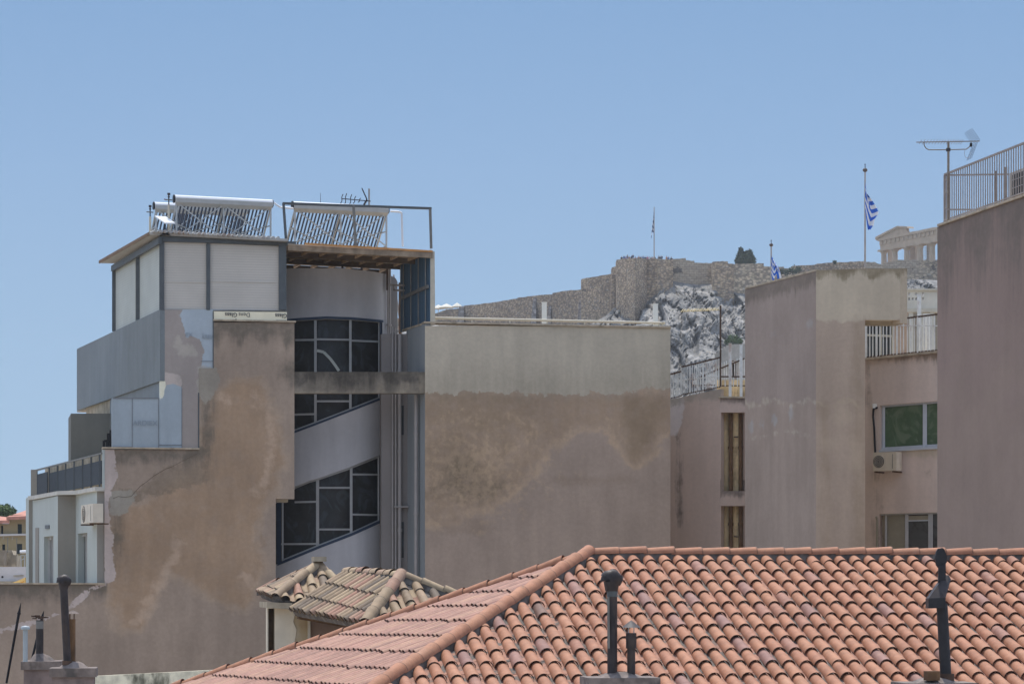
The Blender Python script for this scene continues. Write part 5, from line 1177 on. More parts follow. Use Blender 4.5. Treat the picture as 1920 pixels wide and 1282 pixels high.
tpoly([(1650, mid_(1650)+6)]+[(1800, mid_(1800)+6), (1800, bot_(1800))]+list(reversed(jag(1651, 1798, lambda x: bot_(x), 18, .5))), 3, .0, 'architrave')
tpoly([(1643, 446), (1655, 439.5), (1668, 431), (1681, 424.5), (1700, 425.5), (1699, 429), (1701, 436), (1645, 447.5)], 1.0, .4, 'pediment')
tpoly([(1641, 444.5), (1657, 436), (1682, 423.6), (1700, 424.4), (1702, 427.5), (1682, 426.8), (1658, 439), (1643, 447.6)], 2.4, 1.0, 'raking_cornice')
for i, x in enumerate((1657.5, 1678, 1700.5, 1725, 1748, 1771, 1793)):
    a = TPl.pt(x, bot_(x), -1.4); b_ = Vector((a.x, a.y, at(1700, 505, 770).z-2)); r_ = .96
    m = MB(); m.tube(b_, a-Vector((0, 0, 1.3)), r_*1.05, r_*.82, 20, False); m.lathe(a-Vector((0, 0, 1.3)), [(r_*.82, 0), (r_*.95, .35), (r_*1.3, .75)], 20); m.box(a-Vector((0, 0, .25)), 2.7, 2.7, .5, .5); m.build('column', tmpl, TP)
PLb = Plane(xy(at(1650, 0, 786)), .51, -.86)
for x1, x2, yt in ((1706, 1716, 462), (1664, 1667, 468), (1737, 1744, 456)):
    P, v = slab(PLb, [(x1, yt), (x2, yt), (x2, 505), (x1, 505)], 1.5, 0); MB().prism(P, v).build('inner_column', tmpl, TP)
sc_f = MB()
for i in range(4): sc_f.bar(PLb.pt(1731+i*3.6, 458), PLb.pt(1731+i*3.6, 492), .12)
for i in range(6): sc_f.bar(PLb.pt(1731, 460+i*5), PLb.pt(1742, 459+i*5), .1)
tag(sc_f.build('scaffold', M['alu']), 'grey scaffolding seen between two temple columns', 'scaffold')
MB().prism([TPl.pt(1648, 505, 1.2), TPl.pt(1810, 505, 1.2), TPl.pt(1810, 505, 1.2)+Vector((8, 20, 0)), TPl.pt(1648, 505, 1.2)+Vector((2, 25, 0))], (0, 0, -3)).build('temple_base', tmpl, TP)

# ================================================================ FAR LEFT CITY
YB = empty('yellow_house', at(25, 1107, 210)-Vector((0, 0, 19)), 'old yellow house with red tiled roofs and dark shuttered windows far behind the left wing', 'house')
PY = Plane((at(20, 0, 210).x, 210), 1, .1)
yl = plain('yellow_wall', Lt(196, 178, 136, .62), .9, .08, .6); yt_ = plain('yellow_trim', (.5, .48, .46), .9, .06)
whl = [(33, 41, 982, 1002), (2, 6, 985, 1002), (31.5, 41.5, 1019, 1038), (4, 9.5, 1020, 1035)]
grid('wall', PY, [-60, 60]+[h for q in whl for h in q[:2]], [965, 1100]+[h for q in whl for h in q[2:]], lambda x, y: not any(a < x < b_ and c_ < y < d_ for a, b_, c_, d_ in whl) and (x > 17 or y > 978), yl, YB, depth=.5, step=8)
for a, b_, c_, d_ in whl:
    P, v = slab(PY, [(a, c_), (b_, c_), (b_, d_), (a, d_)], .1, -.25); MB().prism(P, v).build('shutter', plain('dark_green_shutter', (.02, .035, .04), .7), YB)
rf = plain('far_tiles', (.42, .20, .15), .9, .15, 1.5)
def pr_(pts, th, off, nm, mt): P, v = slab(PY, pts, th, off); return MB().prism(P, v).build(nm, mt, YB)
a_, b_, c_, d_ = PY.pt(12, 968.5, .6), PY.pt(70, 966, .6), PY.pt(70, 949, -5), PY.pt(45, 958, -5)
MB().prism([a_, b_, c_, d_], (0, 0, -.25)).build('roof', rf, YB)
a_, b_, c_, d_ = PY.pt(-60, 976, .5), PY.pt(17.5, 975, .5), PY.pt(13, 969, -1.5), PY.pt(-60, 960, -5)
MB().prism([a_, b_, c_, d_], (0, 0, -.25)).build('roof', rf, YB)
pr_([(13, 968.5), (60, 967), (60, 970), (13, 971.5)], .5, .5, 'eaves', yt_); pr_([(-60, 976), (17.5, 976), (17.5, 979), (-60, 979)], .5, .4, 'eaves', yt_)
pr_([(-60, 1002), (60, 999.5), (60, 1003), (-60, 1006)], .4, .3, 'cornice', yt_)
b = MB(); b.mass([xy(PY.z(-58, 0, -.6)), xy(PY.z(58, 0, -.6)), xy(PY.z(58, 0, -9)), xy(PY.z(-58, 0, -9))], -19, PY.pt(20, 981).z); b.build('wall_core', M['conc'], YB)
b0 = at(2, 990, 235)
tree('pine_tree', 'spreading green tree top rising behind the yellow house at the left edge', b0, [(at(0, 962, 235), 1.1, .6), (at(14, 962, 235), .9, .55), (at(8, 956, 235), 1.0, .5), (at(-12, 960, 235), 1.2, .6), (at(22, 966, 235), .5, .5), (at(4, 968, 235), 1.0, .5)], .11, lf2, 4200, .15)
PWh = Plane((at(20, 0, 140).x, 140), 1, .05)
WH = empty('white_house', at(20, 1107, 140)-Vector((0, 0, 19)), 'whitewashed parapet wall with a small round hole in front of the yellow house', 'house')
P, v = slab(PWh, [(-60, 1062), (60, 1062), (60, 1200), (-60, 1200)], 5, 0); MB().prism(P, v).build('parapet', plain('whitewash', S(160, 160, 170), .9, .06, 1.5), WH)
P, v = slab(PWh, [(-60, 1089), (60, 1089), (60, 1093), (-60, 1092)], .3, .3); MB().prism(P, v).build('ledge', M['conc'], WH)
a = PWh.pt(4.5, 1081, .02); MB().tube(a, a+Vector((0, .1, 0)), .055, n=14).build('round_hole', M['black'], WH)
P, v = slab(PWh, [(25, 1078), (44, 1077), (44, 1078.5), (25, 1079.5)], .1, .08); MB().prism(P, v).build('ledge', M['conc'], WH)
P, v = slab(Plane((at(15, 0, 150).x, 150), 1, .1), [(8, 1031), (22, 1031), (25, 1040), (31, 1040), (31, 1064), (8, 1064)], 3, 0)
tag(MB().prism(P, v).build('roof_shed', M['conc']), 'raw grey stair shed on the roof before the yellow house', 'shed')
P, v = slab(Plane((at(5, 0, 148).x, 148), 1, .1), [(-20, 1031), (7, 1031), (7, 1060), (-20, 1060)], 3, 0)
tag(MB().prism(P, v).build('roof_shed', plain('brown_shed', S(104, 98, 92), .9, .15)), 'darker brown shed at the very left edge before the yellow house', 'shed')
a = at(42, 1034, 138); WT = empty('water_heater', a, 'small white solar water heater tank on a frame beside the pale wing', 'water heater')
MB().tube(at(37.5, 1034, 138), at(52, 1033.5, 138), .075, n=12).build('tank', M['whitesun'], WT)
m = MB()
for x1, y1, x2, y2 in ((39, 1040, 40, 1062), (46, 1040, 46, 1062), (39, 1050, 46, 1046), (38, 1041, 48, 1041)): m.bar(at(x1, y1, 138), at(x2, y2, 138), .035)
m.build('stand', M['alu'], WT)
for (x1, y1, x2, y2, lab) in ((14, 1099, 49, 1084.5, 'upper of two yellow timber beams leaning beside the pale wing'), (31, 1099, 49, 1089, 'lower of two yellow timber beams leaning beside the pale wing')):
    m = MB(); m.bar(at(x1, y1, 92), at(x2, y2, 90), .07, .09); tag(m.build('timber_beam', plain('yellow_timber', S(196, 156, 100), .8, .08, 6)), lab, 'beam', 'yellow timber beams')
for x, y1, y2, lab in ((14.5, 1008, 1034, 'thin roof aerial on the grey stair shed'), (31.5, 1009, 1040, 'taller thin aerial right of the grey stair shed')):
    a = at(x, y1, 149); m = MB(); m.tube(at(x, y2+2, 149), a, .02, n=6); m.bar(a+Vector((-.35, 0, 0)), a+Vector((.05, 0, 0)), .02); m.bar(a+Vector((-.25, -.1, -.08)), a+Vector((-.25, .1, .08)), .015)
    tag(m.build('tv_antenna', M['steel2']), lab, 'antenna')

# ================================================================ FOREGROUND TILED ROOFS
def tilemat(name, cols, spots, glossy=.75):
    t = NT(name, glossy, .3); r_ = t.attr('rnd'); cr_ = t.n('ShaderNodeValToRGB'); t.link(r_, cr_.inputs[0]); cr_.color_ramp.interpolation = 'LINEAR'
    for i, (p_, c_) in enumerate(cols):
        e_ = cr_.color_ramp.elements[i] if i < 2 else cr_.color_ramp.elements.new(p_); e_.position = p_; e_.color = (*c_, 1)
    f = t.math('MULTIPLY', t.step(t.noise(6, 6, rough=.65), .3, .7, .84, 1.14), t.step(t.noise(.8, 3), .3, .7, .94, 1.05))
    c = t.val(cr_.outputs[0], f); c = t.mix(t.step(t.noise(7, 7, rough=.72), .60, .70, 0, .55), c, spots)
    c = t.mix(t.step(t.noise(2.2, 5), .58, .74, 0, .3), c, (.46, .28, .18))
    c = t.mix(t.math('MULTIPLY', t.attr('rim'), .75), c, (.045, .036, .03)); t.bump(t.noise(25, 4), .25, .004); return t.out(c)  # dark rim colour stands for the shadow line at tile ends
tile = tilemat('terracotta', [(0, (.25, .14, .115)), (.05, (.28, .15, .115)), (.09, (.325, .148, .086)), (.4, (.35, .16, .09)), (.8, (.37, .178, .102)), (.96, (.34, .155, .085)), (.995, (.33, .15, .09)), (1, (.10, .09, .08))], (.20, .14, .10))
tileold = tilemat('old_tiles', [(0, (.15, .115, .085)), (.3, (.28, .20, .125)), (.6, (.36, .27, .165)), (.85, (.32, .205, .14)), (.95, (.32, .175, .12))], (.07, .065, .05))
tilepink = tilemat('pink_terracotta', [(0, (.28, .155, .115)), (.3, (.33, .175, .13)), (.6, (.36, .195, .145)), (.9, (.39, .225, .155))], (.30, .20, .15))
tilepan = NT('pan_terracotta', .9, .15); _c = tilepan.mix(tilepan.step(tilepan.noise(2.6, 6, rough=.7), .47, .56), (.40, .22, .16), (.15, .135, .12)); tilepan = tilepan.out(tilepan.mix(tilepan.step(tilepan.noise(9, 5), .35, .6, .35, 0), _c, (.06, .055, .05)))
mortar = plain('mortar', (.115, .10, .088), .95, .35, 7, dirt=(.24, .22, .19), dirt_amt=.5)
def barrel(mb, p, d, nrm, side, L, r1, r2, rnd, h=1.0, n=8, rimw=.014):
    """half tube from p along d, r1 at the top end, r2 at the lower end, with its shadow line painted as a dark rim"""
    o = len(mb.v); st = [(0, r1, 0), (L-rimw, r2, 0), (L-.001, r2, 1), (L-.004, r2*.90, 1)]
    for l, r_, rim in st:
        for i in range(n+1):
            a = math.pi*i/n; mb.v.append(p+d*l+side*(r_*math.cos(a))+nrm*(r_*h*math.sin(a))); mb.at.setdefault('rnd', []).append(rnd); mb.at.setdefault('rim', []).append(float(rim))
    for s_ in range(3):
        for i in range(n):
            a = o+s_*(n+1)+i; mb.f.append((a, a+1, a+n+2, a+n+1)); mb.mi.append(0); mb.sm.append(s_ < 1)
def inpoly(x, y, poly):
    return sdpoly(x, y, poly)
def tile_face(corners, fall, par, mat, pitch=.24, expo=.5, r=(.088, .105), inset=.05, seed=1, off=.0, skew=0.0, name='tile_field', lift=.045, pans=True, jit=.006, panmat=None):
    rnd = random.Random(seed); C = [Vector(c) for c in corners]; O = C[0]
    nrm = (C[1]-C[0]).cross(C[2]-C[0]).normalized()
    if nrm.z < 0: nrm = -nrm
    fd = Vector(fall); fd = (fd-nrm*fd.dot(nrm)).normalized(); sdv = fd.cross(nrm).normalized()
    P2 = [((c-O).dot(sdv), (c-O).dot(fd)) for c in C]
    x0, x1 = min(p[0] for p in P2), max(p[0] for p in P2); y0, y1 = min(p[1] for p in P2), max(p[1] for p in P2)
    mb = MB(); mp_ = MB(); nc = int((x1-x0)/pitch)+2; nr = int((y1-y0)/expo)+3
    for i in range(nc):
        x = x0+(i+.5)*pitch; wob = rnd.uniform(-jit, jit)
        # extent of the face along this column
        ys = [y0+(y1-y0)*k/160 for k in range(161) if sdpoly(x, y0+(y1-y0)*k/160, P2) > inset]
        if not ys: continue
        ya, yb = ys[0]-inset*.4, ys[-1]+inset*.9
        ph = off+skew*(x-x0)
        k0 = math.floor((ya-ph)/expo); y = ph+k0*expo; first = True
        while y < yb:
            s = max(y, ya); e = y+expo
            if e > yb: e = yb if yb-s > .1 else yb
            if e-s > .07:
                L = e-s+.06+rnd.uniform(-.015, .015); dx = rnd.uniform(-jit, jit)
                if rnd.random() < .03: L += .05; dx += rnd.uniform(-.018, .018)
                ra = r[0] if s == y else r[0]+(r[1]-r[0])*(s-y)/expo
                d2 = (fd+nrm*(.018/expo)+sdv*rnd.uniform(-.02, .02)).normalized()
                barrel(mb, O+sdv*(x+wob+dx)+fd*(s-.03)+nrm*(lift-.018+rnd.uniform(-.003, .003)), d2, nrm, sdv, L, ra*.98, r[1]*rnd.uniform(.97, 1.03), rnd.random())
            if pans:
                s2 = s+expo*.4; e2 = min(e+expo*.4, yb)
                if e2-s2 > .05: barrel(mp_, O+sdv*(x+pitch/2+wob)+fd*s2+nrm*(lift+.030), (fd+nrm*.02).normalized(), -nrm, sdv, e2-s2+.04, r[0]*.9, r[1]*.9, rnd.random(), h=.75, n=6)
            y += expo
    o1 = mb.build(name, mat, par)
    if pans and mp_.v: mp_.build('pan_tiles', panmat or mat, par)
    th = -nrm*.12; MB().prism([c+nrm*.012 for c in C], th).build('roof_bed', mortar, par)
    return nrm
def ridge(par, p, q, n_, r_, mat, seed, up=None, bed=.1, rev=False, name='ridge_tiles', lift=0, wob=.008, rimw=.025):
    rnd = random.Random(seed); p, q = Vector(p), Vector(q); d = (q-p); L = d.length/n_; d.normalize(); side = d.cross(Vector((0, 0, 1))).normalized(); nr = side.cross(d)
    if nr.z < 0: nr = -nr
    mb = MB()
    for i in range(n_):
        s = p+d*(i*L); dd = (d+nr*rnd.uniform(-.012, .02)+side*rnd.uniform(-.015, .015)).normalized()
        barrel(mb, s-dd*.03+nr*(lift+rnd.uniform(-wob, wob)), (dd+nr*.03).normalized(), nr, side, L+.06, r_*.90, r_*1.04, .2+rnd.random()*.72, n=12, rimw=rimw)
    mb.build(name, mat, par)
    m = MB(); m.prism([p+side*r_*1.15-nr*bed, p-side*r_*1.15-nr*bed, p-side*r_*.75+nr*(lift+.02), p+side*r_*.75+nr*(lift+.02)], q-p); m.build('mortar_bed', mortar, par)
A_ = at(1104, 1050, 42)
HS = empty('tiled_house', (3, 38, -19), 'foreground house with a broad orange terracotta hipped roof', 'house')
sl_ = .344; tr = .186
def rp(px, py):   # point on right slope plane through pixel
    u, w = (px-960)/F, (HY-py)/F; n_ = math.hypot(1, tr)
    # Z = A.z - sl/n*(tr*(X-Ax) - (Y-Ay))
    k = sl_/n_*1.0; Y = (A_.z+k*tr*A_.x-k*A_.y)/(w+k*tr*u-k); return Vector((u*Y, Y, w*Y))
Hh = rp(720, 1291); ex = Hh-A_; 
Hext = A_+ex*1.22; Rr = A_+Vector((1, tr, 0))*11.5
down = Vector((tr, -1, 0)).normalized()*1; dvec = Vector((down.x, down.y, -sl_*1.0))
Rb = Rr+dvec*8.6; Hb = Hext
Lb = Hext+Vector((1, tr, 0))*((Rb-Hext).dot(Vector((1, tr, 0)).normalized()))*.98
zc_ = A_.z
corn = [A_-Vector((0, 0, .02)), Rr-Vector((0, 0, .02)), Rr+dvec*7.9, Hext]
# make planar: project last two onto the plane
n0 = (Rr-A_).cross(dvec).normalized()
corn = [c-n0*((c-A_).dot(n0)) for c in corn]
tile_face(corn, dvec, HS, tile, .242, .505, (.082, .098), .10, 3, off=.30, panmat=tilepan)
K = Vector((-5.48, 44.55, -1.56)); K = at(345, 1291, 44.55)
Kext = A_+(K-A_)*1.05; HextL = A_+ex*1.1
nl = (Hext-A_).cross(K-A_).normalized(); 
if nl.z < 0: nl = -nl
fl = Vector((nl.x, nl.y, 0)); fl = Vector((nl.x, nl.y, -(nl.x**2+nl.y**2)/nl.z))
tile_face([A_, Hext, K+fl.normalized()*1.2, K], fl, HS, tilepink, .225, .62, (.078, .092), .08, 5, off=.2, skew=.03)
ridge(HS, A_+Vector((0, 0, .10)), Rr+Vector((0, 0, .10)), 26, .105, tile, 8, bed=.16, lift=0)
ridge(HS, Hext+Vector((0, 0, .08)), A_+Vector((0, 0, .11)), 17, .115, tile, 9, bed=.10)
for_ = A_+(K-A_)*1.12
ridge(HS, for_+Vector((0, 0, .04)), A_+Vector((0, 0, .08)), 19, .105, tile, 10, bed=.12)
# rear slope and walls
MB().prism([A_-Vector((0, .15, .05)), Rr-Vector((0, .15, .05)), Rr+Vector((-1.5, 7.5, -2.6)), K+Vector((.1, .1, -.05))], (0, 0, -.1)).build('rear_slope', mortar, HS)
b = MB(); b.mass([(K.x+.6, K.y-.4), (Rr.x+.0, Rr.y+5), (Rr.x+1.6, 35), (Hext.x+.6, Hext.y+.9)], -19, -2.2); b.build('house_wall', plain('house_plaster', (.35, .3, .26), .9), HS)

# old twin-roofed lantern behind the edge
OLD = empty('old_house', at(620, 1160, 52)-Vector((0, 0, 16)), 'small old house top with two weathered yellowish tiled hips and peeling white wall', 'house')
ap = at(597, 1066, 55); LBk, FL, RF = at(486, 1112, 56.2), at(518, 1124, 53.4), at(690, 1150, 53.6)
fl1 = (LBk+FL)/2-ap; tile_face([ap, FL, LBk], fl1, OLD, tileold, .235, .5, (.085, .10), .03, 21, jit=.015)
fl2 = (FL+RF)/2-ap; fl2 = Vector((.34*.6, -.94, -.5)); tile_face([ap, FL, RF], fl2, OLD, tileold, .30, .46, (.085, .10), .04, 22, jit=.015)
ridge(OLD, FL+Vector((0, 0, .05)), ap+Vector((0, 0, .08)), 3, .11, tileold, 23); ridge(OLD, LBk+Vector((0, 0, .05)), ap+Vector((0, 0, .06)), 3, .085, tileold, 24)
ridge(OLD, RF+Vector((0, 0, .05)), ap+Vector((0, 0, .06)), 5, .10, tileold, 25)
MB().box(ap+Vector((.02, -.1, .20)), .26, .26, .1, .3).build('ridge_cap', M['conc'], OLD)
R2, R1, E1, E2, E3 = at(752, 1087, 50), at(650, 1078, 53.4), at(549, 1146, 53.1), at(686, 1172, 48.3), at(1000, 1175, 49.5)
n2 = (E1-R2).cross(E2-R2).normalized(); 
if n2.z < 0: n2 = -n2
R1 = R1-n2*((R1-R2).dot(n2)); fl3 = E1-R1
tile_face([R2, R1, E1, E2], fl3, OLD, tileold, .30, .47, (.092, .108), .03, 26, jit=.018, off=.1)
fl4 = Vector((.34, -.94, -.4)); tile_face([R2, E2, E3], fl4, OLD, tileold, .30, .46, (.085, .10), .04, 27, jit=.015)
ridge(OLD, E2+Vector((0, 0, .05)), R2+Vector((0, 0, .09)), 5, .125, tileold, 28); ridge(OLD, E3+Vector((0, 0, .05)), R2+Vector((0, 0, .08)), 6, .10, tileold, 29)
ridge(OLD, R1+Vector((0, 0, .05)), R2+Vector((0, 0, .08)), 8, .10, tileold, 30)
# walls under it
ow = plain('peeling_white', S(168, 164, 158), .9, .08, 2); oy = plain('ochre_wall', S(132, 118, 96), .9, .15, 2, dirt=S(150, 146, 138), dirt_amt=.8); ob = plain('brown_wall', S(104, 92, 88), .9, .1, 2)
PO = Plane((at(540, 0, 53.6).x, 53.6), 1, .15)
def po(pts, th, off, nm, mt): P, v = slab(PO, pts, th, off); return MB().prism(P, v).build(nm, mt, OLD)
po([(502, 1140), (516, 1140), (516, 1290), (502, 1290)], .1, -.35, 'door', plain('old_door', S(74, 62, 52), .8, .2, 8)); po([(500.5, 1140), (503, 1140), (503, 1290), (500.5, 1290)], .35, .0, 'door_frame', ow)
po([(515, 1138), (549, 1138), (549, 1290), (515, 1290)], 3, 0, 'wall', ow); po([(549, 1140), (577, 1140), (577, 1290), (549, 1290)], 3, -.01, 'wall', oy); po([(548, 1140), (553, 1150), (550, 1165), (556, 1180), (553, 1200), (548, 1215)], .02, .015, 'plaster_edge', ow)
po([(577, 1145), (582, 1145), (582, 1290), (577, 1290)], .3, .03, 'wall_corner', M['cream'])
po([(582, 1150), (760, 1150), (760, 1290), (582, 1290)], 3, -.05, 'wall', ob)
po([(500, 1128), (548, 1130), (548, 1142), (500, 1139)], 2.6, .25, 'eaves_board', M['conc'])
po([(560, 1153), (690, 1168), (740, 1180), (740, 1195), (660, 1178), (560, 1160)], .5, .5, 'eaves_board', M['brownpipe'])

# dirty limewashed parapet in front of the stained firewall
PL_ = Plane((at(290, 0, 62).x, 62), 1, -.25)
lw = plain('limewash', S(176, 176, 168), .95, .2, 4, dirt=S(70, 72, 66), dirt_amt=.95)
P, v = slab(PL_, [(150, 1268), (445, 1253), (445, 1400), (150, 1400)], .4, 0); tag(MB().prism(P, v).build('parapet', lw), 'low limewashed parapet with black mould at the bottom of the stained firewall', 'wall')

# ================================================================ CHIMNEYS AND FLUES
stc = plain('chimney_render', (.20, .155, .14), .95, .25, 4, dirt=(.08, .07, .065), dirt_amt=.8); cap = plain('chimney_cap', (.20, .165, .145), .95, .25, 9, dirt=(.07, .065, .06), dirt_amt=.8)
def chim(px1, px2, ytop, Y, label, d=.5, capo=5):
    rt = empty('chimney', at((px1+px2)/2, ytop, Y)-Vector((0, 0, 3.0)), label, 'chimney'); a, b_ = at(px1, ytop, Y), at(px2, ytop, Y); cx = (a.x+b_.x)/2; w = b_.x-a.x; o_ = capo/F*Y
    m = MB(); m.box((cx, Y+d/2, a.z-1.6), w-2*o_, d, 3.0, .12); m.build('stack', stc, rt)
    m = MB(); m.box((cx, Y+d/2, a.z-.05), w, d+2*o_, .10, .12); m.build('cap', cap, rt)
    m = MB(); m.lathe((cx, Y+d/2, a.z-.0), [(w*.33, 0), (w*.2, .05), (w*.1, .07)], 8); m.build('mortar_collar', cap, rt)
    return rt
def cowl(rt, c, r_, mat, k=1):      # ribbed half-dome cowl of overlapping curved plates, open low on the left
    m = MB(); n = 10; N = 7
    for q_ in range(N):
        R0 = r_*(1.0 if q_ % 2 else .93); a0 = math.pi*(-.22+1.26*q_/N); da = math.pi*1.32/N
        g_ = []
        for s_ in range(4):
            a2 = a0+da*s_/3; rr = R0*(1+.03*s_/3)
            g_.append([c+Vector((rr*math.cos(a2)*math.cos(t_), -rr*.62*math.sin(t_), rr*.92*math.sin(a2)*math.cos(t_))) for t_ in [-math.pi/2+math.pi*i/n for i in range(n+1)]])
        for s_ in range(3):
            m.add(g_[s_]+g_[s_+1], [(i, i+1, n+2+i, n+1+i) for i in range(n)], True)
    m.tube(c+Vector((0, -.60*r_, 0)), c+Vector((0, -.70*r_, 0)), r_*.2, n=10)
    m.tube(c+Vector((-r_*.55, -.1*r_, -.2*r_)), c+Vector((r_*.5, 0, -.3*r_)), r_*.3, n=8)
    m.tube(c-Vector((0, 0, r_*1.0)), c-Vector((0, 0, r_*.15)), r_*.55, r_*.72, 14)
    return m.build('cowl', mat, rt)
def flue(px, y1, y2, Y, wpx, label, mat, lean=0, dark='flue'):
    a, b_ = at(px, y2, Y), at(px+lean, y1, Y); r_ = wpx/2/F*Y; rt = empty('flue_pipe', a, label, 'flue pipe')
    m = MB(); m.tube(a, b_, r_, n=14); m.build('pipe', M[mat], rt); return rt, a, b_, r_
M['ventwhite'] = plain('vent_plastic', (.34, .38, .39), .5, .08, 6)
# left pair of chimneys
c1_ = chim(88, 175, 1252, 30.0, 'rendered chimney stack with lit concrete cap, front one of the pair at lower left')
c2_ = chim(35, 110, 1239, 31.6, 'rendered chimney stack at lower left, behind the front one')
rt, a, b_, r_ = flue(126.5, 1100, 1246, 30.2, 14.5, 'tall brown flue with ribbed round cowl on the front left chimney', 'flue', -7)
cowl(rt, b_+Vector((0, 0, .06)), .088, M['flue']); m = MB(); m.tube(a, a+Vector((0, 0, .05)), r_*1.35, n=14); m.build('collar', M['rust'], rt)
rt, a, b_, r_ = flue(134, 1160, 1244, 30.35, 15, 'shorter square topped brown flue right against the tall ribbed cowl flue', 'brownpipe')
bpy.data.objects[rt.name].children and None
m = MB(); m.lathe(at(136, 1150, 30.35), [(.075, 0), (.05, .02), (.0, .04)], 8); m.build('rain_cap', cap, rt)
m = MB(); m.bar(at(131, 1160, 30.35), at(131, 1149, 30.35), .012); m.bar(at(139, 1160, 30.35), at(139, 1149, 30.35), .012); m.build('cap_leg', M['rust'], rt)
rt, a, b_, r_ = flue(74.5, 1162, 1232, 31.8, 14, 'rusty brown flue with crumbling cap on the rear left chimney', 'flue')
m = MB(); m.tube(at(74.5, 1178, 31.8), at(74.5, 1164, 31.8), r_*1.02, n=14); m.build('grey_sleeve', M['steel2'], rt)
m = MB()
for i in range(16): q_ = at(74+random.uniform(-13, 13), 1156+random.uniform(-2.5, 3), 31.8); m.box(q_, .035, .05, .012, random.uniform(0, 3))
m.build('rusted_cap', M['rust'], rt)
m = MB(); m.lathe(at(74.5, 1234, 31.8), [(.13, -.03), (.07, .05), (.045, .06)], 12); m.build('mortar_collar', cap, rt)
rt, a, b_, r_ = flue(47.5, 1178, 1240, 31.4, 9, 'white plastic vent pipe with domed cap on the left chimney', 'ventwhite')
m = MB(); m.lathe(at(47.5, 1178, 31.4), [(.052, -.01), (.055, .015), (.04, .03), (.0, .037)], 14); m.build('cap', M['ventwhite'], rt)
for x1, y1, x2, y2, lab in ((12, 1280, 39, 1130, 'thin dark rod leaning right at the lower left corner'), (60, 1235, 82, 1145, 'thin dark rod leaning behind the rusty flue')):
    m = MB(); p_, q_ = at(x1, y1, 32.3), at(x2, y2, 32.3); m.tube(p_, p_.lerp(q_, .9), .014, .017, 8); m.tube(p_.lerp(q_, .88), q_, .017, .003, 8); m.tube(p_.lerp(q_, .86), p_.lerp(q_, .88), .023, n=8); tag(m.build('metal_rod', M['black']), lab, 'rod')
M['capmetal'] = plain('cap_metal', (.07, .062, .06), .6, .2, 8, .3)
# flues on the big roof
c3_ = chim(1096, 1232, 1270, 34.6, 'wide low chimney base with mortar top at the bottom of the orange roof', .75, 5)
rt, a, b_, r_ = flue(1148, 1102, 1268, 34.9, 19, 'tall dark flue with curled hooded cowl in the middle of the orange roof', 'flue')
cowl(rt, b_+Vector((-.01, 0, .11)), .150, M['flue'])
m = MB(); m.tube(at(1148, 1118, 34.9), at(1148, 1106, 34.9), r_*1.08, n=14); m.build('sleeve', M['steel'], rt)
m = MB(); m.bar(at(1140.5, 1118, 34.83), at(1141.5, 1215, 34.83), .03, .02, up=(0, 1, 0)); m.build('highlight_strip', M['steel2'], rt)  # lighter strip added for the sunlit streak down the pipe's left side
for yy in (1160, 1205, 1240):
    m = MB(); m.tube(at(1148, yy, 34.9), at(1148, yy-4, 34.9), r_*1.05, n=14); m.build('pipe_band', M['flue'], rt)
rt, a, b_, r_ = flue(1183.5, 1186, 1268, 34.9, 15.5, 'short dark flue with conical serrated rain cap beside the tall cowl flue', 'flue')
m = MB(); m.tube(at(1183.5, 1215, 34.9), at(1183.5, 1186, 34.9), r_*1.3, n=14, caps=False); m.build('sleeve', M['flue'], rt)
m = MB(); m.lathe(at(1183.5, 1174, 34.9), [(.125, -.012), (.06, .04), (.0, .085)], 14); m.build('rain_cap', M['capmetal'], rt)
m = MB()
for i in range(4): t_ = math.pi*(.25+i*.5); c_ = at(1183.5, 1186, 34.9)+Vector((.05*math.cos(t_), .05*math.sin(t_), 0)); m.bar(c_, c_+Vector((0, 0, .09)), .01)
m.build('cap_leg', M['alu'], rt)
c4_ = chim(1690, 1830, 1280, 34.0, 'chimney base just entering the frame under the black elbow flue', .7, 4)
rt, a, b_, r_ = flue(1774, 1131, 1278, 34.3, 21, 'black flue with slanted elbow hood and flat round cowl on the right of the roof', 'flue2', -8)
k = 34.3/F
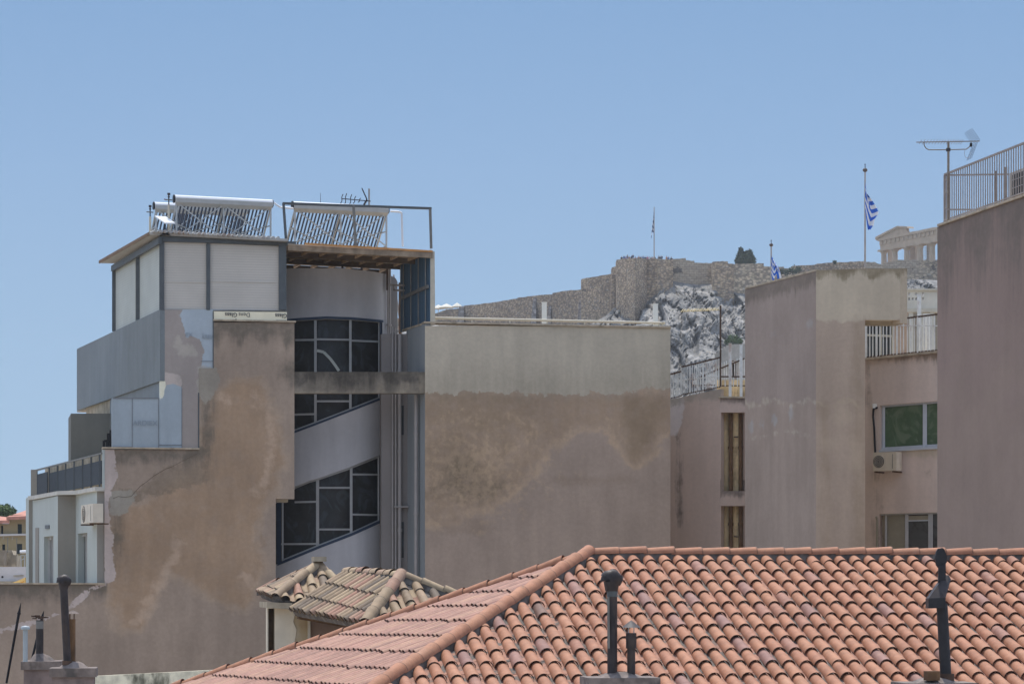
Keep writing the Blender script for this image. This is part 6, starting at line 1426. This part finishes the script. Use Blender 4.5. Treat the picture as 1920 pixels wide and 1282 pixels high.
m = MB(); m.tube(at(1757, 1131, 34.3)+Vector((0, -.14, 0)), at(1757, 1131, 34.3)+Vector((0, .1, 0)), 15*k, n=18) if False else m.prism([at(1741, 1121, 34.1), at(1773, 1120, 34.1), at(1773, 1139, 34.1), at(1741, 1140, 34.1)], (0, .25, 0)); m.build('elbow_box', M['flue2'], rt)
m = MB(); p_ = [at(1741.5, 1121, 34.1), at(1773, 1120, 34.1), at(1783, 1085, 34.35), at(1779, 1078, 34.35), at(1773, 1077, 34.35), at(1757, 1098, 34.2)]; m.prism(p_, (0, .2, 0)); m.build('slanted_hood', M['flue'], rt)
m = MB(); m.bar(at(1763, 1100, 34.3), at(1764, 1060, 34.3), .06); m.bar(at(1770, 1095, 34.3), at(1770, 1055, 34.3), .04); m.build('cowl_stem', M['flue2'], rt)
m = MB(); c_ = at(1764.5, 1046, 34.3); n = 18; q_ = [c_+Vector((.075*math.cos(2*math.pi*i/n)*(1.0+.12*math.sin(i*3.1)), 0, .135*math.sin(2*math.pi*i/n)*(1+.07*math.sin(i*2.3)))) for i in range(n)]; m.prism(q_, (0, .06, 0)); m.build('cowl', M['flue2'], rt)
m = MB(); m.tube(at(1775, 1280, 34.3), at(1775, 1262, 34.3), r_*1.35, n=14); m.build('collar', M['rust'], rt)
m = MB(); m.box(at(1747, 1266, 34.1), .17, .14, .12, .2); m.build('mortar_block', M['brownpipe'], rt)

# ================================================================ HAZE
hz = MB(); hz.box((0, 470, 120), 1500, 1000, 280.0)
hb = MB(); hb.mass([(-330, -15), (330, -15), (330, 950), (-330, 950)], -20, 150)
hmt = bpy.data.materials.new('air'); hmt.use_nodes = True; ht = hmt.node_tree; ht.nodes.clear()
pv = ht.nodes.new('ShaderNodeVolumePrincipled'); ho = ht.nodes.new('ShaderNodeOutputMaterial'); ht.links.new(pv.outputs[0], ho.inputs['Volume'])
pv.inputs['Color'].default_value = (.90, .94, 1, 1); pv.inputs['Density'].default_value = .00016; pv.inputs['Anisotropy'].default_value = .2
HZ = hb.build('haze', hmt, origin=(0, 0, 0)); tag(HZ, 'thin summer haze over the city', kind='stuff')
